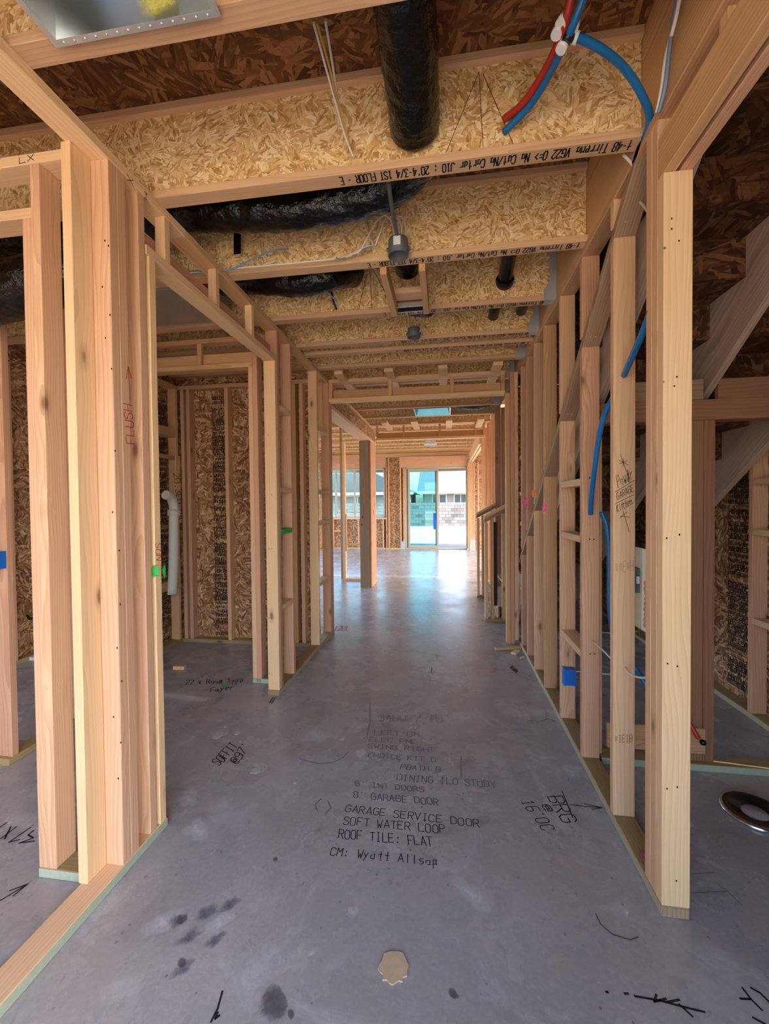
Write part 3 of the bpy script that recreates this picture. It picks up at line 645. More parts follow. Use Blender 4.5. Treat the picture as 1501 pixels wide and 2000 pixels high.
# ---- right wall beyond the stairs
wf = structure('wall_right_back', (.8, 8, 0), 'run of studs on the right beyond the stair landing')
for y, x, mt in ((6.50, .735, 'red'), (6.54, .735, 'red'), (6.95, .735, 'fir'), (7.38, .735, 'fir'), (7.72, .735, 'tan'), (8.20, .735, 'red'), (8.62, .735, 'fir'), (8.95, .735, 'tan')): stud(wf, (x, x+.089), (y, y+.038), mt, (SP, 2.86))
stud(wf, (.83, .92), (6.50, 6.538), 'red', (SP, 2.86)); stud(wf, (.70, .735), (7.62, 7.71), 'tan', (SP, 2.595), 'trimmer')
bd('top_plate', wf, (.735, .824), (6.5, 9.0), (2.861, 2.899), 'spf'); bd('sole_plate', wf, (.735, .824), (6.5, 9.0), (0, SP), 'treated')
bd('header', wf, (.70, .738), (9.0, 12.96), (2.66, 2.90), 'spf'); bd('header', wf, (.76, .82), (9.0, 12.96), (2.66, 2.90), 'spf')
for x, mt in ((.655, 'tan'), (.700, 'fir'), (.742, 'tan'), (.786, 'red'), (.83, 'red'), (.95, 'fir')): stud(wf, (x, x+.036), (12.90, 12.985), mt, (SP, 2.655))
m = MB(); m.prism([Vector((.70, 12.895, 0)), Vector((.88, 12.895, 0)), Vector((.87, 12.895, .28)), Vector((.82, 12.895, .36)), Vector((.77, 12.895, .30)), Vector((.73, 12.895, .37))], (0, .004, 0)); m.build('house_wrap_patch', M['wrap'], wf, (.8, 12.9, 0))
for y in (9.0, 9.6, 10.4, 11.2, 12.0): stud(wf, (.70, .82), (y, y+.038), 'spf', (2.901, 3.0), 'cripple')
# ---- low walls at the foot of the stairs
wh = structure('wall_stair_near', (.46, 5.12, 0), 'low stud wall with a sloped double cap at the stair foot')
wi = structure('wall_stair_far', (.46, 6.37, 0), 'far low stud wall with a sloped cap at the stair foot')
def lowwall(wl_, y0, z0, sl, x1):
    d = .089
    def cap(zoff, mat, name):
        q = [Vector((.452, y0-.01, z0+zoff)), Vector((x1, y0-.01, z0+zoff+sl*(x1-.452))), Vector((x1, y0-.01, z0+zoff+.038+sl*(x1-.452))), Vector((.452, y0-.01, z0+zoff+.038))]
        mm = MB(); mm.prism(q, (0, d+.02, 0)); mm.build(name, M[mat], wl_, (.452, y0, z0))
    cap(0, 'weather', 'cap_plate'); cap(.042, 'spf', 'cap_plate')
    bd('sole_plate', wl_, (.455, x1), (y0, y0+d), (0, SP), 'treated')
    for x, mt in ((.458, 'spf'), (.53, 'tan')) + (((.66, 'spf'),) if x1 > .7 else ()): stud(wl_, (x, x+.036), (y0, y0+d), mt, (SP, z0+sl*(x-.452)-.003))
lowwall(wh, 5.12, 1.19, .55, .735); lowwall(wi, 6.39, 1.20, .55, .735)
m = MB(); m.box((.56, .60), (5.115, 5.119), (.2, 1.2)); m.build('dark_strip', M['nailhole'], wh, (.56, 5.115, .2))  # thin dark brown upright strip just in front of the studs

# ---- stairs
st = empty('staircase', (1.4, 2.0, 0), 'unfinished wooden staircase with notched grey stringers rising behind the right studs', 'staircase')
RUN, RISE, Y0s, Z0s = .264, .185, 2.186, 2.458      # back corner of one tread
zlow = lambda y: 2.30-.70*(y-2.04)
for k, x in enumerate((.845, 1.372, 1.898)):
    poly = [(5.10, .02), (5.10, .555)]
    n0, n1 = -4, 10
    for i in range(n1, n0, -1):
        yb = Y0s+i*RUN; zb = Z0s-i*RISE
        poly.append((yb+RUN, zb)) if yb+RUN < 5.1 else None
        if yb < 5.1: poly.append((yb, zb))
    ytop = Y0s+(n0+1)*RUN; poly.append((ytop, zlow(ytop)+.02))
    poly.append((4.95, max(.02, zlow(4.95))))
    q = MB(); q.prism([Vector((x, a, b)) for a, b in poly], (.038, 0, 0)); 
    ob = q.build('stringer', M['string'], st, (x, 3.2, 1.6)); th = math.atan2(1, .70); ob.data.transform(Matrix.Rotation(-th, 4, 'X')); ob.rotation_euler = (th, 0, 0)
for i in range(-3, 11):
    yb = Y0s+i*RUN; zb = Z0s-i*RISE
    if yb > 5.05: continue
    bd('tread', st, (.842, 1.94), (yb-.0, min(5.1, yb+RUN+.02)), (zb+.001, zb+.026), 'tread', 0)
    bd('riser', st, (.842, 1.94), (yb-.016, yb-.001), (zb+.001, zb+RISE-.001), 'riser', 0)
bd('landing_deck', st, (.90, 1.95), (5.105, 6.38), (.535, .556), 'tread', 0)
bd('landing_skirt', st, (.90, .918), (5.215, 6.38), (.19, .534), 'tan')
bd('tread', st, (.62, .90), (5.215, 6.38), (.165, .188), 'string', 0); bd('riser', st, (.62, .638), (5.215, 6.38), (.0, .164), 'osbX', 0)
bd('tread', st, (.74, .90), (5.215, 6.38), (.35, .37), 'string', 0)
# ---- stud wall under the stairs
wu = structure('wall_under_stairs', (1.3, 2.4, 0), 'dim stud wall below the stairs with a double top plate')
bd('sole_plate', wu, (.83, 1.95), (2.40, 2.489), (0, SP), 'treated'); m = MB(); m.box((.83, 1.95), (2.399, 2.40), (.002, .036)); m.build('treated_edge', M['green'], wu, (1.2, 2.4, 0))
bd('top_plate', wu, (.83, 1.95), (2.43, 2.519), (1.855, 1.962), 'brown'); bd('top_plate', wu, (.93, 1.345), (2.435, 2.475), (1.963, 2.07), 'weather'); bd('top_plate', wu, (1.42, 1.89), (2.44, 2.475), (1.963, 2.07), 'brown')
stud(wu, (1.285, 1.345), (2.43, 2.519), 'brown', (SP, 1.854)); stud(wu, (1.347, 1.40), (2.43, 2.519), 'brown', (SP, 1.854))
lb = bd('nailing_board', wu, (.862, 1.35), (2.41, 2.429), (.088, .222), 'tan')
letters('layout_mark', wu, 'NX', at(1197, 1415, y=2.41), at(1200, 1447, y=2.41), at(1211, 1415, y=2.41), 'ink2', .003, (0, -1, 0))
# ---- outer right wall of the stairs
wz = structure('wall_garage', (EAST, 3, 0), 'garage stud wall with blocking over printed strand board')
for a, b in ((FRONT, -.08), (-.08, 1.14), (1.14, 2.36), (2.36, 3.58), (3.58, 4.80), (4.80, 6.55)): bd('sheathing_panel', wz, (EAST+.09, EAST+.102), (a+.002, b-.002), (0, 5.4), 'osbX', 0)
sole(wz, (EAST, EAST+.089), (FRONT, 6.5), 'treated', EAST-.001)
for y, mt in ((.2, 'brown'), (.9, 'brown'), (1.6, 'brown'), (2.1, 'brown'), (3.02, 'red'), (3.9, 'brown'), (4.6, 'brown'), (5.3, 'brown'), (6.0, 'brown')): stud(wz, (EAST, EAST+.089), (y, y+.038), mt)
for py in (940, 1040, 1217): z = at(1480, py, x=EAST).z; bd('block', wz, (EAST, EAST+.089), (2.14, 3.019), (z-.019, z+.019), 'spf')
stamp(wz, (EAST+.0892, 3.40, .1), (0, -1, 0), None, .22, 1.65, (-1, 0, 0), 3)
bd('top_plate', wz, (EAST, EAST+.089), (FRONT, 6.5), (TP0, TP1), 'brown')
# closing walls on the garage side and above the stair well (outside the view)
bd('sheathing_panel', wz, (.93, 2.045), (6.56, 6.572), (0, 3.17), 'osbW', 0)
wx = structure('wall_outer_right', (4.5, 6, 0), 'outer wall of the far right side')
for y, z in (((6.55, 6.9), (0, 3.4)), ((6.9, 12.8), (0, .25)), ((6.9, 12.8), (2.85, 3.4)), ((12.8, 13.1), (0, 3.4))): bd('sheathing_panel', wx, (4.5, 4.512), y, z, 'osbX', 0)  # wide unseen gap left between panels, added to brighten the far room
bd('sheathing_panel', wx, (2.062, 4.512), (6.55, 6.562), (0, 3.4), 'osbW', 0)
for x0, x1, y0, y1 in ((.80, 2.06, 1.08, 1.10), (.80, 2.06, 6.5, 6.52)): bd('sheathing_panel', wx, (x0, x1), (y0, y1), (JZ+.02, 5.4), 'osbW', 0)
bd('sheathing_panel', wx, (.80, .812), (1.1, 6.5), (JZ+.02, 5.4), 'osbX', 0); bd('roof_panel', wx, (.75, 2.1), (1.0, 6.6), (5.4, 5.42), 'deck', 0)

# ---- unseen house front behind the photographer: entry open for daylight, side rooms closed to dim
wq = structure('wall_front', (-2.6, FRONT, 0), 'unseen front wall, its window and open entry added to let in daylight')
for x, z in (((WEST, -1.36), (0, .9)), ((WEST, -1.36), (2.2, JZ)), ((WEST, -3.2), (.9, 2.2)), ((-1.75, -1.36), (.9, 2.2))): bd('sheathing_panel', wq, x, (FRONT-.012, FRONT), z, 'osbW', 0)
wv_ = structure('wall_light_block', (1.4, -.3, 0), 'unseen wall added to block front light from the powder room')
bd('sheathing_panel', wv_, (.82, 2.04), (-.312, -.30), (0, JZ), 'osbW', 0)  # unseen panel added to keep entry light out of the right room
# ---- back wall with sliding door and window
wk = structure('wall_back', (-1.5, BACK, 0), 'back wall studs round the sliding glass door and window')
YB = BACK; D0, D1, DH = -1.245, .64, 2.548
bd('header', wk, (-1.42, .66), (YB-.05, YB+.089), (DH+.01, 2.885), 'red'); bd('top_plate', wk, (WEST+.02, 4.4), (YB, YB+.089), (2.886, 2.998), 'tan')
bd('rim_board', wk, (WEST+.02, 4.4), (YB+.06, YB+.089), (3.0, 3.39), 'tan')
for x, mt in ((-1.285, 'tan'), (-1.325, 'red'), (-1.42, 'tan'), (-1.80, 'tan'), (-1.87, 'red'), (.645, 'tan')): stud(wk, (x, x+.038), (YB, YB+.089), mt, (SP, 2.885 if x not in (-1.285, .645) else DH))
bd('sheathing_panel', wk, (-1.76, -1.43), (YB+.092, YB+.104), (0, 2.9), 'osbW', 0)
bd('sheathing_panel', wk, (-1.428, -1.25), (YB+.092, YB+.104), (0, 2.9), 'osbW', 0); bd('sheathing_panel', wk, (-1.90, -1.762), (YB+.092, YB+.104), (0, 2.9), 'osbW', 0); bd('sheathing_panel', wk, (.69, 4.5), (YB+.092, YB+.104), (0, 3.4), 'osbW', 0); bd('sheathing_panel', wk, (WEST, -1.88), (YB+.092, YB+.104), (0, .985), 'osbW', 0); bd('sheathing_panel', wk, (WEST, -1.88), (YB+.092, YB+.104), (2.56, 3.4), 'osbW', 0); bd('sheathing_panel', wk, (-1.88, .69), (YB+.092, YB+.104), (2.9, 3.4), 'osbW', 0)
bd('sole_plate', wk, (WEST, D0-.04), (YB, YB+.089), (0, SP), 'tan')
bd('sill_plate', wk, (WEST, -1.84), (YB-.01, YB+.089), (.945, .985), 'spf'); bd('window_header', wk, (WEST, -1.84), (YB, YB+.089), (2.56, 2.884), 'red')
for x in (-3.6, -3.18, -2.78, -2.36, -1.98): stud(wk, (x, x+.038), (YB, YB+.089), 'tan', (SP, .944), 'cripple')
bd('block', wk, (-3.56, -3.18), (YB, YB+.089), (.55, .588), 'tan')
m = MB(); m.prism([Vector((-1.42, YB-.006, 0)), Vector((-1.26, YB-.006, 0)), Vector((-1.26, YB-.006, .25)), Vector((-1.31, YB-.006, .33)), Vector((-1.35, YB-.006, .22)), Vector((-1.39, YB-.006, .3))], (0, .004, 0)); m.build('house_wrap_patch', M['wrap'], wk, (-1.34, YB, 0))
dr = structure('door_1', ((D0+D1)/2, YB, 0), 'tan sliding glass door with its panel slid open')
def fr(name, par_, x, y, z, mat='alu'): return bd(name, par_, x, y, z, mat, .002)
fr('jamb', dr, (D0, D0+.035), (YB+.0, YB+.12), (0.0, DH)); fr('jamb', dr, (D1-.03, D1), (YB+.0, YB+.12), (0.0, DH)); fr('head_rail', dr, (D0, D1), (YB+.0, YB+.12), (DH-.035, DH+.008)); fr('threshold', dr, (D0, D1), (YB-.01, YB+.12), (.0, .04))
for nm, x0, x1, y0 in (('fixed_panel', D0+.035, -.265, YB+.07), ('sliding_panel', D0+.075, -.222, YB+.02)):
    e = empty(nm, ((x0+x1)/2, y0, .05)); par(e, dr)
    fr('stile', e, (x0, x0+.062), (y0, y0+.035), (.045, DH-.04)); fr('stile', e, (x1-.062, x1), (y0, y0+.035), (.045, DH-.04)); fr('rail', e, (x0+.062, x1-.062), (y0, y0+.035), (.045, .125)); fr('rail', e, (x0+.062, x1-.062), (y0, y0+.035), (DH-.115, DH-.04))
    m = MB(); m.box((x0+.06, x1-.06), (y0+.015, y0+.02), (.12, DH-.11)); m.build('pane', M['glass'] if nm[0] == 'f' else M['glassw'], e, ((x0+x1)/2, y0+.017, 1.2))
    if nm[0] == 's':
        m = MB(); m.box((x1-.045, x1-.02), (y0-.03, y0-.001), (.95, 1.25)); m.build('handle', M['galv'], e, (x1, y0, 1.0))
        m = MB(); m.box((x1-.17, x1-.063), (y0+.010, y0+.0145), (.62, 1.13)); m.build('blue_sticker', M['bluebox'], e, (x1-.1, y0, .9))
wn = structure('window_1', (-2.9, YB, 1.0), 'tan framed back window with a grid and tinted glass')
W0, W1, Z0, Z1 = -3.92, -1.90, .985, 2.555
fr('frame', wn, (W0, W0+.045), (YB+.02, YB+.10), (Z0, Z1)); fr('frame', wn, (W1-.045, W1), (YB+.02, YB+.10), (Z0, Z1)); fr('frame', wn, (W0, W1), (YB+.02, YB+.10), (Z1-.045, Z1)); fr('frame', wn, (W0, W1), (YB+.02, YB+.10), (Z0, Z0+.05))
fr('mullion', wn, (-3.52, -3.46), (YB+.02, YB+.10), (Z0+.05, Z1-.045)); fr('mullion', wn, (-2.905, -2.85), (YB+.03, YB+.09), (Z0+.05, Z1-.045))
fr('muntin', wn, (-3.46, -2.46), (YB+.04, YB+.075), (1.665, 1.705)); fr('muntin', wn, (-3.46, -2.46), (YB+.04, YB+.075), (1.14, 1.18))
for a, b in ((W0+.045, -3.52), (-3.46, -2.905), (-2.85, W1-.045)):
    m = MB(); m.box((a, b), (YB+.052, YB+.057), (Z0+.05, Z1-.045)); m.build('pane', M['glassw'], wn, ((a+b)/2, YB+.055, 1.8))

# ================================================================ THINGS
def tube_thing(name, pts, r, mat, label, cat, group=None, n=8, sm=6, **kw):
    P = smooth(pts, sm) if sm else [Vector(p) for p in pts]
    m = MB(); m.tube(P, r, n, **kw); o = m.build(name, M[mat], None, P[0]); return tag(o, label, cat, group)
# ---- flexible ducts
def duct(pts, r, label, sm=10, amp=.05):
    P = smooth(pts, sm); m = MB(); m.tube(P, r, 28, rough=amp, ridge=.012)
    return tag(m.build('flexible_duct', M['duct'], None, P[0]), label, 'duct', 'black flexible ducts')
duct([(-.10, .80, 3.06), (-.112, 1.10, 3.04), (-.115, 1.35, 2.98), (-.112, 1.58, 2.935), (-.111, 1.70, 2.925)], .098, 'shiny black flexible duct dropping into the web of the lettered joist')
duct([(-.111, 1.745, 2.93), (-.12, 1.86, 2.93), (-.22, 1.96, 2.925), (-.45, 2.01, 2.905), (-.75, 2.02, 2.90), (-1.05, 2.02, 2.925), (-1.30, 2.03, 2.95), (-1.7, 2.08, 2.95), (-2.6, 2.08, 2.94)], .098, 'long black flexible duct lying behind the lettered joist toward the left wall')
duct([(-.62, 2.84, 3.02), (-.68, 2.74, 2.97), (-.80, 2.68, 2.915), (-.98, 2.67, 2.90), (-1.25, 2.68, 2.945), (-1.50, 2.69, 2.96)], .095, 'short black flexible duct sagging behind the joist with blue cables')
duct([(-.22, 2.42, 3.08), (-.225, 2.52, 3.06), (-.23, 2.66, 3.02), (-.24, 2.80, 2.985)], .085, 'black flexible duct feeding the small tin boot between two battens', 8)
duct([(-.12, 3.40, 3.02), (-.13, 3.25, 2.93), (-.16, 3.18, 2.90), (-.3, 3.14, 2.93), (-.34, 3.08, 3.05)], .07, 'small black duct elbow behind the joist with the tin boot', 8)
duct([(.12, 6.3, 3.0), (.35, 6.3, 2.92), (.55, 6.25, 2.92), (.70, 6.1, 3.0)], .12, 'black duct bundle beside the far tin ceiling boot', 8)
duct([(-3.8, 1.75, 2.50), (-3.2, 1.78, 2.46), (-2.6, 1.80, 2.45), (-2.1, 1.80, 2.50), (-1.7, 1.80, 2.58)], .13, 'wide black flexible duct crossing the dim left room', 8)
for pts, lb in (([(463, 425), (463, 497)], 'black strap hanging below the long duct behind the lettered joist'),):
    m = MB(); y = 2.27; a = at(456, 425, y=y); b = at(470, 425, y=y); c = at(470, 495, y=y); d = at(456, 497, y=y); m.prism([a, b, c, d], (0, .0015, 0)); tag(m.build('duct_strap', M['black'], None, a), lb, 'strap')
tube_thing('cable_end', [at(644, 520, y=2.80), at(646, 560, y=2.84), at(650, 585, y=2.86), at(657, 605, y=2.88)], .007, 'black', 'black twisted cable end dangling behind the joist with blue cables', 'cable')
# ---- tin register boots
def boot(x, y, z, h, label, mat='mirror', tk=.0012, rim=.018, taper=.0):
    e = empty('register_boot', ((x[0]+x[1])/2, (y[0]+y[1])/2, z), label, 'register boot')
    m = MB(); t = taper
    ci = [(x[0], y[0]), (x[1], y[0]), (x[1], y[1]), (x[0], y[1])]; ct = [(x[0]+t, y[0]+t), (x[1]-t, y[0]+t), (x[1]-t, y[1]-t), (x[0]+t, y[1]-t)]
    for k in range(4):
        a, b = ci[k], ci[(k+1) % 4]; c, d = ct[(k+1) % 4], ct[k]
        m.quad((a[0], a[1], z), (b[0], b[1], z), (c[0], c[1], z+h), (d[0], d[1], z+h))
    m.quad(*[(p[0], p[1], z+h) for p in ct]); m.build('tin_box', M[mat], e, (x[0], y[0], z))
    m = MB()
    for bx, by in (((x[0]-rim, x[1]+rim), (y[0]-rim, y[0])), ((x[0]-rim, x[1]+rim), (y[1], y[1]+rim)), ((x[0]-rim, x[0]), y), ((x[1], x[1]+rim), y)): m.box(bx, by, (z-tk, z))
    m.build('rim', M['galv'], e, (x[0], y[0], z))
    m = MB(); n = 14
    for k in range(n):
        xx = x[0]+(x[1]-x[0])*(k+.5)/n
        m.lathe([(0, -.003), (.004, -.001), (.004, 0)], (xx, y[1]+rim*.5, z-tk), 6); m.lathe([(0, -.003), (.004, -.001), (.004, 0)], (xx, y[0]-rim*.5, z-tk), 6)
    tag(m.build('rivets', M['galv'], e, (x[0], y[0], z)), kind='stuff'); return e
b0 = boot((-1.085, -.61), (.80, 1.068), 2.756, .17, 'large bright tin ceiling boot with a painted yellow reflection beside the top left plate', taper=.05)
_p = at(300, -14, y=1.03); blob('yellow_reflection', b0, (_p.x, 1.068-.05*(_p.z-2.756)/.17-.016, _p.z), .075, (0, -1, 0), 'yreflect', 2, .6)  # reflection of something yellow, painted onto the boot's inner side
boot((-.325, -.145), (2.86, 2.925), 2.762, .09, 'small riveted tin boot framed by two battens under a joist', rim=.012)
boot((-.43, .06), (5.96, 6.42), 2.765, .16, 'tin boot with a painted blue reflection in the ceiling beyond the cross header', 'tinreflect', taper=.04)  # the blue it reflects is put into the metal's base colour
bt = structure('trim_1', (-.24, 2.6, TP1), 'pair of light battens framing a small tin boot')
bd('batten', bt, (-.362, -.324), (2.382, 2.93), (2.735, TP1+.05), 'tan'); bd('batten', bt, (-.142, -.104), (2.382, 2.93), (2.735, TP1+.05), 'tan'); bd('batten', bt, (-.322, -.144), (2.74, 2.845), (2.80, 2.838), 'spf')
m = MB(); m.box((-.53, -.22), (10.52, 10.70), (2.90, 2.93)); m.box((-.50, -.25), (10.54, 10.68), (2.93, 2.998)); vr = tag(m.build('ceiling_register', M['vent'], None, (-.37, 10.6, 2.9)), 'white ceiling air register in the far room', 'register')
m = MB()
for k in range(5): m.box((-.52, -.23), (10.535+k*.032, 10.55+k*.032), (2.894, 2.9))
m.build('louver', M['galv'], vr, (-.37, 10.6, 2.9))
# dull steel supply box above the closet opening
e = empty('supply_plenum', (-2.2, 2.7, 2.78), 'dull sheet metal duct box above the closet opening', 'duct')
m = MB(); m.box((-2.75, -1.56), (2.42, 2.90), (2.785, 3.10)); m.build('casing', M['dullsteel'], e, (-2.2, 2.7, 2.78))
m = MB(); m.box((-2.76, -1.55), (2.405, 2.418), (2.78, 2.80)); m.box((-2.05, -2.02), (2.395, 2.405), (2.77, 2.81)); m.build('seam', M['galv'], e, (-2.2, 2.41, 2.78))
m = MB(); m.prism([Vector((-2.75, 2.42, 2.783)), Vector((-1.56, 2.42, 2.783)), Vector((-1.75, 2.85, 2.78)), Vector((-2.7, 2.85, 2.78))], (0, 0, -.0015)); m.build('crease', M['dullsteel'], e, (-2.2, 2.6, 2.78))
# ---- black drain pipes through the webs
def pipe(pts, r, lb, sm=4): return tube_thing('drain_pipe', pts, r, 'abs', lb, 'pipe', 'black drain pipes', 16, sm)
pipe([(.405, 2.39, 3.02), (.405, 2.60, 3.005), (.403, 2.80, 2.97), (.400, 2.955, 2.90)], .047, 'black plastic drain pipe elbow entering a hanger joist web')
o = MB(); o.lathe([(.058, -.02), (.062, .0), (.058, .02), (.047, .02), (.047, -.02), (.058, -.02)], (.401, 2.92, 2.915), 20, (0, .9, -.4)); tag(o.build('pipe_coupling', M['abs'], None, (.4, 2.92, 2.915)), 'black plastic coupling on the drain pipe at a hanger joist', 'fitting')
pipe([(.39, 3.03, 2.99), (.388, 3.25, 2.96), (.386, 3.476, 2.925)], .042, 'dusty black drain pipe between two hanger joists')
pipe([(.60, 3.0, 2.965), (.60, 3.25, 2.955), (.60, 3.478, 2.95)], .042, 'black drain pipe close to the joist hangers')
# ---- grey round ceiling boxes with their cables
def can(c, r, h, lb, lbl=True):
    e = empty('ceiling_box', c, lb, 'ceiling box', 'grey round ceiling boxes'); x, y, z = c
    m = MB(); m.lathe([(r*.6, h), (r*.98, h), (r, h*.9), (r*1.06, 0), (r*.96, 0), (r*.9, h*.85), (0, h*.85)], c, 28); m.lathe([(0, h), (r*.7, h)], c, 28); m.build('cup', M['grey'], e, c)
    for sg in (-1, 1):
        m = MB(); m.tube([(x+sg*r, y, z+h*.45), (x+sg*r*1.2, y, z+h*.45)], r*.2, 8); m.build('lug', M['grey'], e, (x+sg*r, y, z))
    if lbl:
        m = MB(); rr = r*1.045
        ang = [math.radians(a) for a in range(-112, -66, 8)]
        for a, b in zip(ang, ang[1:]): m.quad((x+rr*math.cos(a), y+rr*math.sin(a), z+h*.35), (x+rr*math.cos(b), y+rr*math.sin(b), z+h*.35), (x+rr*math.cos(b), y+rr*math.sin(b), z+h*.9), (x+rr*math.cos(a), y+rr*math.sin(a), z+h*.9))
        m.build('paper_label', M['label'], e, c)
    return e
can((-.241, 2.245, 2.748), .052, .085, 'grey round ceiling box with a white label hung below the blue cable joist')
can((-.246, 3.395, 2.765), .05, .07, 'grey round ceiling box under the paired far joists', False)
tube_thing('hanger_rod', [at(758, 355, y=1.80), at(764, 400, y=1.95), at(771, 440, y=2.1), (-.241, 2.245, 2.84)], .010, 'grey', 'grey rod running down to the labelled ceiling box', 'rod')
wires = [([(698, 366), (704, 402), (718, 440), (730, 475)], 'wirey', 2.28, 'yellow cable dropping beside the labelled ceiling box'), ([(697, 366), (700, 395), (712, 440), (729, 480)], 'wire', 2.27, 'white cable dropping beside the labelled ceiling box'),
 ([(770, 465), (765, 435), (752, 420), (735, 432), (718, 462), (702, 490), (680, 498)], 'wire', 2.24, 'pale cable looping left out of the labelled ceiling box'), ([(773, 465), (772, 440), (764, 424), (750, 430), (742, 455), (733, 478)], 'wire', 2.25, 'second pale cable loop beside the labelled ceiling box'),
 ([(784, 467), (784, 445), (778, 428), (770, 425)], 'wire', 2.25, 'short pale cable arc at the top of the labelled ceiling box'), ([(791, 470), (792, 445), (785, 425), (774, 421)], 'wire', 2.26, 'outer pale cable arc right of the labelled ceiling box'),
 ([(728, 480), (712, 483), (690, 494), (672, 503), (560, 515), (480, 522), (440, 527), (370, 533)], 'wire', 2.27, 'long white cable lying on the joist flange'), ([(729, 481), (712, 486), (688, 498), (668, 505), (655, 505)], 'wireb', 2.265, 'blue cable beside the long white cable on the flange'),
 ([(563, 486), (540, 488), (515, 496), (480, 512), (445, 527), (370, 530)], 'wireb', 2.25, 'grey blue cable with a cut end resting on the flange'),
 ([(615, 533), (632, 560), (648, 580), (657, 588)], 'wireb', 2.72, 'grey cut cable dangling below the joist with blue cables')]
for pts, mt, y, lb in wires: tube_thing('cable', [at(a, b, y=y+.02*math.sin(i)) for i, (a, b) in enumerate(pts)], .0045, mt, lb, 'cable', 'electrical cables', 6)
for pts, mt, y, lb in (([(612, 44), (630, 110), (655, 200), (675, 270), (690, 306)], 'wire', None, 'white cable hanging down the lettered joist web'), ([(618, 44), (640, 120), (662, 210), (680, 275), (690, 306)], 'wirey', None, 'yellow cable hanging down the lettered joist web'), ([(635, 40), (648, 120), (660, 200), (672, 255), (688, 306)], 'wire', None, 'second white cable hanging down the lettered joist web')):
    tube_thing('cable', [at(a, b, y=1.34+.33*min(1, (b-40)/230)+(.012 if mt == 'wirey' else (.024 if pts[0][0] > 630 else 0))) for a, b in pts], .0045, mt, lb, 'cable', 'electrical cables', 6)
for pts, mt, lb in (([(1330, -20), (1318, 40), (1300, 110), (1292, 170), (1282, 220)], 'wire', 'white cable running down the rim beam by the right plate'), ([(1326, -20), (1314, 40), (1305, 110), (1298, 170), (1286, 220)], 'wireb', 'blue grey cable running down the rim beam by the right plate')):
    tube_thing('cable', [at(a, b, x=.715-.003*i) for i, (a, b) in enumerate(pts)], .006, mt, lb, 'cable', 'electrical cables', 6)
for k, (a, b) in enumerate((((790, 630), (808, 655)), ((797, 628), (806, 655)), ((812, 628), (812, 652)), ((822, 632), (815, 655)))): tube_thing('cable', [at(*a, y=3.40), at((a[0]+b[0])/2-6+3*k, (a[1]+b[1])/2, y=3.38), at(*b, y=3.39)], .004, 'wire', 'thin cable strand above the far grey ceiling box', 'cable', 'electrical cables', 6)
tube_thing('cable', [at(1216, 302, x=.70), at(1228, 314, x=.72), at(1236, 324, x=.73)], .0055, 'wire', 'short white cable stub poking out below the lettered joist end', 'cable', 'electrical cables', 6)
tube_thing('cable', [at(1240, 385, y=1.92), at(1255, 400, y=1.82), at(1268, 418, y=1.70)], .006, 'wire', 'white cable leaving a drilled hole in the raked plate', 'cable', 'electrical cables', 6)
tube_thing('cable', [at(1156, 1252, y=2.384), at(1168, 1262, y=2.25), at(1182, 1275, y=2.1), at(1194, 1287, y=1.995)], .0045, 'wire', 'white cable threaded low between two right wall studs', 'cable', 'electrical cables', 6)
tube_thing('cable', [at(1221, 1304, y=1.955), at(1231, 1317, y=1.87), at(1246, 1323, y=1.77), at(1266, 1324, y=1.665)], .0045, 'wire', 'white cable curving low behind the pale right post', 'cable', 'electrical cables', 6)
# ---- PEX tubing
e = empty('pex_tee', (.42, 1.42, 2.96), 'blue and red water tubing joined by white fittings under the subfloor', 'water pipe')
def pex(name, pts, mat, r=.0125): m = MB(); P = smooth(pts, 8); m.tube(P, r, 12); return m.build(name, M[mat], e, P[0])
pex('red_pipe', [at(1120, -30, y=1.30), at(1103, 45, y=1.36), at(1080, 105, y=1.45), at(1050, 160, y=1.55), at(1018, 205, y=1.63), at(985, 231, y=1.71)], 'redp')
pex('blue_pipe', [at(1148, -30, y=1.30), at(1118, 50, y=1.36), at(1098, 95, y=1.42), at(1070, 150, y=1.52), at(1035, 205, y=1.62), at(984, 258, y=1.71)], 'blue')
pex('blue_branch', [at(1112, 72, y=1.39), at(1135, 76, y=1.40), at(1180, 100, y=1.44), at(1220, 135, y=1.50), at(1250, 180, y=1.56), at(1268, 228, y=1.63), (.735, 1.70, 2.76)], 'blue')
for px, py, qx, qy, yy in ((1093, 50, 1104, 30, 1.36), (1089, 58, 1085, 70, 1.38), (1094, 98, 1101, 84, 1.40), (1117, 58, 1122, 44, 1.37), (1116, 72, 1128, 75, 1.395)):
    m = MB(); m.tube([at(px, py, y=yy), at(qx, qy, y=yy)], .0165, 14); m.build('ring', M['white'], e, at(px, py, y=yy))
m = MB(); m.tube([at(1104, 84, y=1.39), at(1112, 62, y=1.38)], .015, 12); m.tube([at(1108, 72, y=1.385), at(1117, 73, y=1.39)], .014, 12); m.build('tee', M['black'], e, at(1108, 72, y=1.385))
def hose(pts, lb): return tube_thing('water_tube', pts, .0125, 'blue', lb, 'water pipe', 'blue water tubes', 12, 8)
hose([at(1218, 733, y=1.95), at(1226, 715, y=1.88), at(1245, 672, y=1.76), at(1262, 630, y=1.68), at(1280, 580, y=1.62)], 'blue water tube entering a hole in the stud with pencil notes')
hose([at(1153, 1003, y=2.38), at(1154, 975, y=2.32), at(1160, 920, y=2.22), at(1168, 860, y=2.14), at(1180, 810, y=2.07), at(1200, 770, y=2.0)], 'blue water tube entering a hole in the reddish right stud')
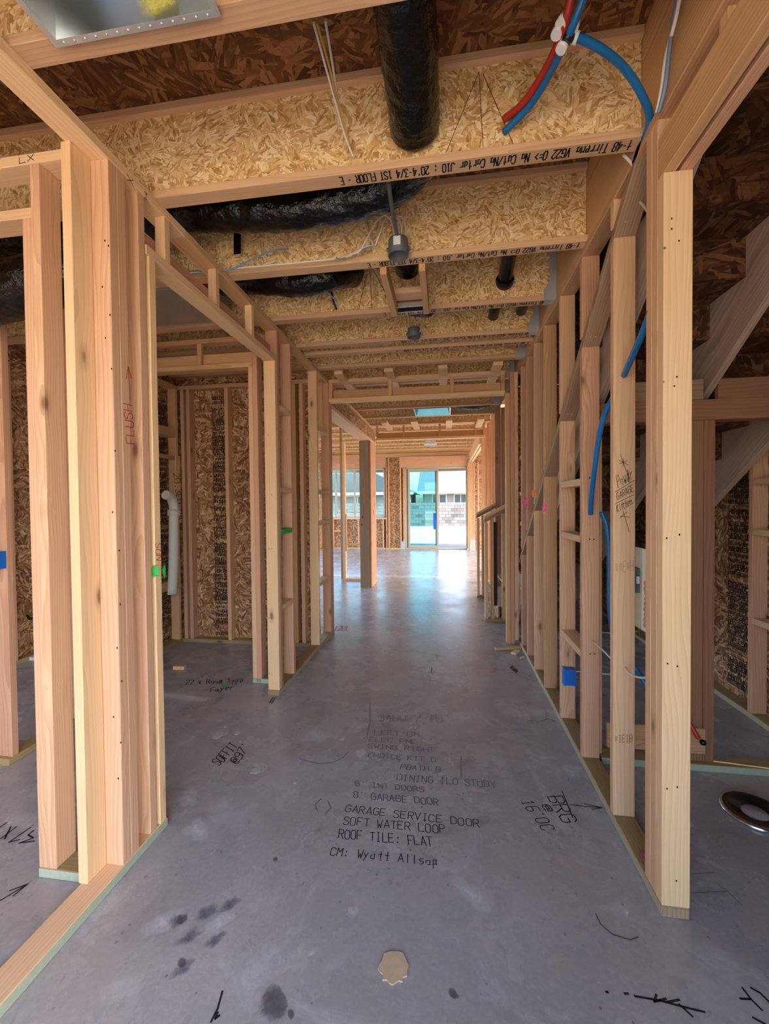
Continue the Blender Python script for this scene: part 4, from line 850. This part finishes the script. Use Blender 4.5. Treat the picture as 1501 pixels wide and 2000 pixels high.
hose([at(1174, 1000, y=2.34), at(1185, 1030, y=2.32), at(1189, 1090, y=2.31), at(1191, 1200, y=2.31), at(1208, 1275, y=2.29), at(1240, 1305, y=2.25), at(1262, 1338, y=2.2), at(1290, 1365, y=2.2)], 'blue water tube sagging behind the stud with pencil notes')
# ---- electrical boxes
e = empty('outlet_box', (-2.44, 1.97, 1.15), 'blue outlet box with a red scribble on a dim left room stud', 'outlet box', 'blue outlet boxes')
m = MB(); m.box((-2.50, -2.402), (1.93, 1.978), (1.096, 1.19)); m.build('body', M['bluebox'], e, (-2.44, 1.95, 1.1))
ribm = MB(); ribbon(ribm, [(-2.44, 1.929, 1.12), (-2.42, 1.929, 1.17), (-2.46, 1.929, 1.15), (-2.425, 1.929, 1.14)], .004, (0, -1, 0)); ribm.build('scribble', M['redink'], e, (-2.44, 1.93, 1.12))
e = empty('outlet_box', (.75, 2.9, .30), 'blue outlet box low on the right wall studs', 'outlet box', 'blue outlet boxes')
m = MB(); m.box((.735, .80), (2.75, 2.806), (.275, .375)); m.build('body', M['bluebox'], e, (.75, 2.78, .3)); m = MB(); m.box((.73, .7355), (2.745, 2.80), (.27, .38)); m.build('lip', M['bluebox'], e, (.73, 2.78, .3))
e = empty('valve_panel', (1.02, 2.1, 1.1), 'pale backer board with a black valve box between the right studs', 'valve box')
xa = .905; 
m = MB(); m.prism([at(1254, 1071, y=2.0), at(1263, 1074, y=2.0), at(1262, 1236, y=2.0), at(1252, 1230, y=2.0)], (.0, .30, 0)); m.build('backer_board', M['foam'], e, at(1258, 1150, y=2.0))
m = MB(); a = at(1238, 1110, y=2.02); b = at(1254, 1158, y=2.02); m.box((a.x, b.x+.002), (2.02, 2.13), (b.z, a.z)); m.build('box', M['grey'], e, a)
m = MB(); c1 = at(1242, 1126, y=2.019); c2 = at(1248, 1140, y=2.019); m.box((c1.x, c2.x), (2.0175, 2.0195), (c2.z, c1.z)); m.build('paper_label', M['label'], e, c1)
m = MB(); P = smooth([at(1247, 1110, y=2.05), at(1248, 1100, y=2.05), at(1252, 1090, y=2.05)], 5); m.tube(P, .006, 8); m.build('cable', M['wireb'], e, P[0])
m = MB()
for k in range(9): m.lathe([(0, .02), (.012, .012), (.016, 0), (.012, -.012), (0, -.02)], at(1264+random.uniform(-1.5, 1.5), 1140+k*10, y=2.0), 8)
m.build('foam_bead', M['copper'], e, at(1264, 1180, y=2.0))
cst = tube_thing('capped_stub', [at(1336, 1402, y=2.38), at(1345, 1412, y=2.36), at(1360, 1436, y=2.33), at(1364, 1442, y=2.325)], .011, 'redp', 'capped red and black pipe stub sticking out of the low nailing board', 'pipe', None, 10)
m = MB(); p = at(1372, 1450, y=2.32); m.lathe([(0, .014), (.013, .01), (.016, 0), (.013, -.01), (0, -.014)], p, 12); m.build('cap', M['black'], cst, p)
# ---- toilet flange
c = Vector((1.385, 2.105, 0)); e = empty('toilet_flange', c, 'black drain flange with a chrome ring in the slab of the right room', 'drain')
m = MB(); m.lathe([(.125, 0), (.128, .012), (.12, .02), (.10, .021), (.098, .014), (.065, .012), (.06, .004), (.0, .003)], c, 40); m.build('flange', M['abs'], e, c)
m = MB(); m.lathe([(.1285, .001), (.133, .006), (.131, .014), (.122, .0215), (.118, .021)], c, 40); m.build('ring', M['mirror'], e, c)
m = MB(); m.lathe([(.052, .005), (.045, .011), (.0, .012)], c, 28); m.build('plug', M['floor'], e, c)
# ---- white fittings in the closet and left room
e = empty('vent_pipe', (-2.70, 3.80, .55), 'white plastic vent pipe with an elbow against the closet side wall', 'pipe')
m = MB(); P = smooth([(-2.70, 3.80, .55), (-2.70, 3.83, .9), (-2.70, 3.845, 1.30), (-2.70, 3.85, 1.42), (-2.70, 3.81, 1.51), (-2.70, 3.73, 1.54)], 6); m.tube(P, .045, 16); m.build('tube', M['white'], e, P[0])
m = MB(); m.lathe([(.047, -.03), (.058, -.03), (.058, .03), (.047, .03)], (-2.70, 3.847, 1.36), 18, (0, .1, 1)); m.build('collar', M['white'], e, (-2.7, 3.847, 1.36))
e = empty('shower_base', (-3.6, 3.45, 0), 'white shower base leaning in the dim left room', 'shower base')
m = MB(); m.box((-3.90, -3.30), (3.36, 3.48), (.0, .03)); m.prism([Vector((-3.83, 3.40, .03)), Vector((-3.32, 3.40, .03)), Vector((-3.32, 3.40, .85)), Vector((-3.70, 3.40, .85))], (0, .05, 0)); m.build('pan', M['white'], e, (-3.6, 3.4, 0))
m = MB(); m.tube(smooth([(-3.88, 3.37, .42), (-3.8, 3.33, .40), (-3.70, 3.33, .46)], 5), .012, 8); m.build('drain_hose', M['black'], e, (-3.8, 3.33, .4))
# ---- scraps on the slab
def scrap(c, d, rz, mat, lb, g='wood scraps on the slab'):
    o = bpy.data.objects.new('wood_scrap', bevbox(d, M[mat], .001)); COL.objects.link(o); o.location = (c[0], c[1], d[2]/2+.001); o.rotation_euler = (0, 0, rz); return tag(o, lb, 'scrap', g)
scrap(at(992, 1268, z=0), (.26, .035, .02), .25, 'tan', 'split wood offcut lying at the foot of the hall end studs'); scrap(at(1006, 1276, z=0), (.10, .05, .02), 1.0, 'spf', 'short wood offcut beside the hall end studs')
scrap(at(351, 1307, z=0), (.10, .038, .03), .1, 'fir', 'small pinkish block on the closet floor')
scrap(at(1019, 1285, z=0), (.05, .02, .01), .6, 'spf', 'tiny wood sliver near the right sole plate'); 
m = MB(); c = at(770, 1890, z=0); pts = []
for k in range(28):
    t = 2*math.pi*k/28; r = .042*(1+.35*noise.noise(Vector((math.cos(t)*2.6, math.sin(t)*2.6, 4.2)))); pts.append((c.x+r*math.cos(t), c.y+r*math.sin(t)*1.05, .0005))
m.prism([Vector(p) for p in pts], (0, 0, .004)); 
tag(m.build('spall_patch', M['chip'], None, c), 'tan chipped patch of concrete on the foreground slab', 'chip')
SPL = ['whitish dried splash beside the long faded floor note', 'whitish dried splash right of the soffit note', 'broad whitish splash above the soffit note', 'thin whitish splash beyond the soffit note', 'small whitish splash beside the upper floor notes', 'small whitish fleck near the closet doorway', 'tiny whitish fleck left of the door notes', 'tiny whitish fleck near the foot of the pale right post', 'small whitish splash between soffit note and closet doorway']
for k, (px, py, r) in enumerate(((705, 1470, .03), (500, 1505, .022), (425, 1437, .03), (463, 1432, .018), (668, 1443, .012), (430, 1406, .012), (575, 1528, .008), (1222, 1780, .008), (440, 1420, .008))):
    c = at(px, py, z=0); m = MB(); pts = []
    for j in range(11):
        t = 2*math.pi*j/11; q = r*(1+.5*noise.noise(Vector((math.cos(t)*2, math.sin(t)*2, k*2.2)))); pts.append(Vector((c.x+q*math.cos(t), c.y+q*math.sin(t)*1.2, .0004)))
    m.prism(pts, (0, 0, .002)); tag(m.build('plaster_splash', M['wrap'], None, c), SPL[k], 'splash', 'whitish dried splashes on the slab')
# ---- writing on the slab
FN = (0, 0, 1)
def fl(text, a, b, c, mat='faint', wd=.0045, jit=.32):
    return letters('floor_note', floor, text, at(*a, z=0), at(*b, z=0), at(*c, z=0), mat, wd, FN, .0007, jit)
fl('CM: Wyatt Allsop', (644, 1670), (856, 1691), (648, 1655), 'ink2', .0042); fl('ROOF TILE: FLAT', (660, 1637), (845, 1653), (662, 1620), 'ink2', .0042); fl('SOFT WATER LOOP', (670, 1610), (869, 1628), (673, 1595), 'ink2', .004)
fl('GARAGE SERVICE DOOR', (674, 1585), (935, 1616), (678, 1572), 'ink2', .004); fl("8' GARAGE DOOR", (689, 1558), (856, 1573), (690, 1546)); fl("8' INT DOORS", (693, 1535), (828, 1547), (693, 1526))
fl('DINING ILO STUDY', (775, 1524), (968, 1539), (777, 1512)); fl('PBATH B', (781, 1502), (859, 1508), (784, 1493)); fl('CHOICE KIT D', (719, 1478), (850, 1489), (721, 1470)); fl('SWING RIGHT', (718, 1461), (848, 1469), (719, 1453)); fl('ELEC PNL', (721, 1448), (813, 1453), (722, 1440))
fl('LEFT OH', (731, 1435), (818, 1439), (732, 1426)); fl('SAHUFY IU', (738, 1408), (863, 1410), (740, 1396))
fl('SOFFIT', (428, 1497), (464, 1458), (413, 1487), 'ink', .0065); fl("@97'", (463, 1494), (487, 1457), (449, 1486), 'ink', .0065)
fl('BRG', (1069, 1556), (1099, 1608), (1096, 1554), 'ink', .0055); fl('@', (1057, 1572), (1066, 1584), (1071, 1571), 'ink', .005); fl("16'OC", (1016, 1565), (1060, 1622), (1039, 1563), 'ink', .0045)
fl('22 x Room type', (362, 1337), (475, 1333), (364, 1328), 'ink2', .008); fl('Foyer', (410, 1352), (457, 1346), (412, 1344), 'ink2', .008); fl('12EL', (651, 1232), (680, 1232), (655, 1223), 'redink', .012)
fl('All Entry', (995, 1304), (1008, 1314), (1000, 1300), 'ink2', .008)
scribble('floor_mark', floor, [[(1097, 1545), (1118, 1597)], [(1112, 1572), (1176, 1578)], [(1176, 1578), (1141, 1570)], [(1176, 1578), (1155, 1581)], [(1030, 1408), (1056, 1409), (1070, 1404), (1076, 1406), (1084, 1410)]], 'ink', .005, FN, dict(z=0))
scribble('floor_mark', floor, [[(1060, 1385), (1067, 1390), (1066, 1402), (1058, 1398)]], 'faint', .003, FN, dict(z=0))
scribble('floor_mark', floor, [[(1239, 1946), (1290, 1955), (1330, 1966), (1375, 1977)], [(1281, 1943), (1277, 1957), (1300, 1951)], [(1300, 1958), (1326, 1953)], [(1326, 1962), (1352, 1986)], [(1183, 1938), (1187, 1938)], [(1219, 1941), (1226, 1941)]], 'ink', .006, FN, dict(z=0))
scribble('floor_mark', floor, [[(1449, 1930), (1466, 1952), (1487, 1973)], [(1466, 1930), (1484, 1940), (1501, 1957)], [(1445, 1951), (1466, 1952)], [(1470, 1988), (1500, 2004)]], 'ink', .006, FN, dict(z=0))
scribble('floor_mark', floor, [[(434, 1937), (425, 1970), (412, 1996)], [(425, 1978), (420, 1990), (428, 1984)]], 'ink', .006, FN, dict(z=0))
scribble('floor_mark', floor, [[(-20, 1768), (4, 1757), (54, 1727)], [(54, 1727), (19, 1740)], [(54, 1727), (26, 1750)]], 'ink', .006, FN, dict(z=0))
scribble('floor_mark', floor, [[(-2, 1617), (13, 1607)], [(2, 1638), (32, 1615)], [(21, 1615), (9, 1639)], [(60, 1616), (18, 1645), (38, 1640)], [(66, 1622), (55, 1631), (65, 1637), (37, 1647), (67, 1643)]], 'ink', .007, FN, dict(z=0))
scribble('floor_mark', floor, [[(533, 1362), (526, 1373)], [(537, 1363), (530, 1374)], [(393, 1322), (404, 1314)], [(851, 1279), (854, 1286)], [(843, 1304), (842, 1314)], [(839, 1328), (841, 1329)]], 'ink', .009, FN, dict(z=0))
scribble('floor_mark', floor, [[(585, 1482), (620, 1492), (650, 1490), (672, 1478), (680, 1468)], [(627, 1560), (615, 1572), (620, 1584)], [(640, 1565), (646, 1578), (635, 1590)], [(900, 1478), (900, 1520)], [(722, 1370), (722, 1410), (716, 1440)]], 'faint', .005, FN, dict(z=0))
scribble('floor_mark', floor, [[(1163, 1785), (1172, 1805), (1195, 1825), (1230, 1836), (1246, 1830)]], 'ink2', .003, FN, dict(z=0))
scribble('floor_mark', floor, [[(1345, 1708), (1395, 1704)], [(1355, 1744), (1420, 1741), (1400, 1727)], [(1420, 1741), (1448, 1768)]], 'faint', .003, FN, dict(z=0))
for k, (px, py, r, mt) in enumerate(((536, 1960, .045, 'stain'), (884, 1940, .016, 'stain'), (568, 1980, .012, 'stain'), (355, 1795, .02, 'stain'), (538, 1678, .012, 'stain'), (485, 1308, .03, 'greens'), (438, 1338, .035, 'greens'), (962, 1311, .03, 'oranges'), (355, 1880, .015, 'stain'))): blob('floor_stain', floor, at(px, py, z=0), r, FN, mt, k, 1.2)

for k, (px, py, r, st_, mt) in enumerate(((1110, 1690, .06, 1.6, 'tanst'), (920, 1745, .05, 1.8, 'whites'), (970, 1690, .045, 1.3, 'tanst'), (1090, 1880, .07, .8, 'tanst'), (1225, 1870, .05, .7, 'tanst'), (690, 1780, .03, .7, 'whites'), (610, 1860, .03, .5, 'whites'), (430, 1800, .06, .7, 'whites'), (320, 1800, .07, .6, 'whites'), (400, 1785, .04, .9, 'blues'), (420, 1835, .04, .6, 'blues'), (370, 1830, .05, .5, 'blues'), (345, 1800, .03, 1, 'blues'), (360, 1890, .04, .6, 'blues'), (450, 1765, .04, .7, 'blues'), (610, 1395, .10, 1.4, 'tanst'), (620, 1437, .09, 1.2, 'whites'), (700, 1420, .10, .8, 'whites'), (385, 1620, .06, 1.4, 'whites'), (370, 1560, .05, 1.5, 'whites'), (1180, 1460, .06, 1.4, 'tanst'), (990, 1470, .08, 1.2, 'tanst'), (980, 1400, .1, 1.0, 'tanst'), (505, 1498, .05, 1.5, 'whites'), (430, 1432, .09, .8, 'whites'), (400, 1450, .07, .8, 'tanst'))): blob('dust_patch', floor, at(px, py, z=0), r, FN, mt, k*1.7, st_, .0003+.00002*k, .7, 22)

# ================================================================ OUTSIDE
gy = structure('ground', (0, 20, -.14), 'pale bare soil round the house')
m = MB(); m.box((-60, 60), (-60, 90), (-.4, -.14)); m.build('soil', M['ground'], gy, (0, 20, -.14))
mslab = MB(); mslab.box((-5, 4.6), (BACK+.17, 15.2), (-.14, -.02)); mo = mslab.build('patio', M['stucco'], None, (0, 14, -.1)); tag(mo, 'shaded concrete patio outside the sliding door', 'patio')
e = empty('patio_cover', (0, 16, 0), 'pale patio roof edge outside the sliding door', 'patio roof')
m = MB(); m.box((-5, 4.6), (14.9, 15.15), (2.56, 2.95)); m.build('beam', M['trimw'], e, (0, 15.7, 2.6)); m = MB(); m.box((-5, 4.6), (BACK+.12, 15.3), (2.95, 3.1)); m.build('soffit', M['stucco'], e, (0, 15, 3))
for x in (-4.9, 4.2):
    m = MB(); m.box((x, x+.35), (14.85, 15.2), (-.02, 2.56)); m.build('post', M['stucco'], e, (x, 15.7, 0))
# garden wall of concrete blocks
e = empty('block_wall', (-4, 29, -.14), 'light grey concrete block garden wall behind the yard', 'wall')
bw, bh, yw = .406, .203, 29.0
m = MB(); m.box((-40, 40), (yw+.006, yw+.19), (-.14, -.14+8*bh)); o = m.build('mortar_core', M['mortar'], e, (0, yw, 0))
bx = bevbox((bw-.012, .02, bh-.012), M['block'], .003)
for r in range(8):
    for c in range(30):
        x = -10.6+c*bw+(bw/2 if r % 2 else 0)
        b_ = bpy.data.objects.new('block', bx); COL.objects.link(b_); b_.location = (x, yw, -.14+(r+.5)*bh); par(b_, e)
# neighbouring houses
def house(name, loc, label, wall, eave, ridge, yr, gable, wins):
    h = empty(name, loc, label, 'house'); x0, x1 = wall; y0 = loc[1]
    m = MB(); m.box((x0, x1), (y0, y0+9), (-.14, eave)); m.build('wall', M['stucco'], h, ((x0+x1)/2, y0, 0))
    m = MB()
    if gable: m.prism([Vector((x0-.5, y0-.5, eave-.1)), Vector((x1+.5, y0-.5, eave-.1)), Vector(((x0+x1)/2, y0-.5, ridge))], (0, 9.8, 0))
    else: m.prism([Vector((x0-.5, y0-.6, eave-.05)), Vector((x0-.5, y0+4.5, ridge)), Vector((x0-.5, y0+9.6, eave-.05))], (x1-x0+1, 0, 0))
    rf = m.build('roof', M['rooftile'], h, ((x0+x1)/2, y0, eave))
    m = MB(); m.box((x0-.5, x1+.5), (y0-.66, y0-.6), (eave-.25, eave-.02)); m.build('fascia', M['trimw'], h, ((x0+x1)/2, y0, eave))
    for (a, b, c, d) in wins:
        m = MB(); m.box((a-.08, b+.08), (y0-.05, y0-.005), (c-.08, d+.08)); wv = m.build('window', M['trimw'], h, ((a+b)/2, y0, c))
        for q0, q1 in ((a, (a+b)/2-.03), ((a+b)/2+.03, b)):
            m = MB(); m.box((q0, q1), (y0-.06, y0-.051), (c, d)); m.build('pane', M['darkglass'], wv, ((q0+q1)/2, y0-.055, c))
    return h
house('neighbour_house', (-5, 36, 0), 'pale neighbour house with a sloping gable roof seen through the tinted door', (-13.0, -3.2), 2.45, 5.2, 36, True, [(-5.0, -3.9, 1.1, 2.1), (-7.6, -6.4, 1.0, 2.1)])
house('neighbour_house', (4, 39, 0), 'pale neighbour house with a wide tiled roof seen through the open door', (-2.1, 14.0), 2.55, 5.0, 39, False, [(-1.2, .0, 1.2, 2.2), (.8, 1.9, 1.2, 2.2)])
house('neighbour_house', (-16, 40, 0), 'pale neighbour house behind the garden wall beyond the back window', (-26.0, -14.5), 2.6, 5.4, 40, False, [(-17.5, -16, 1.0, 2.1)])
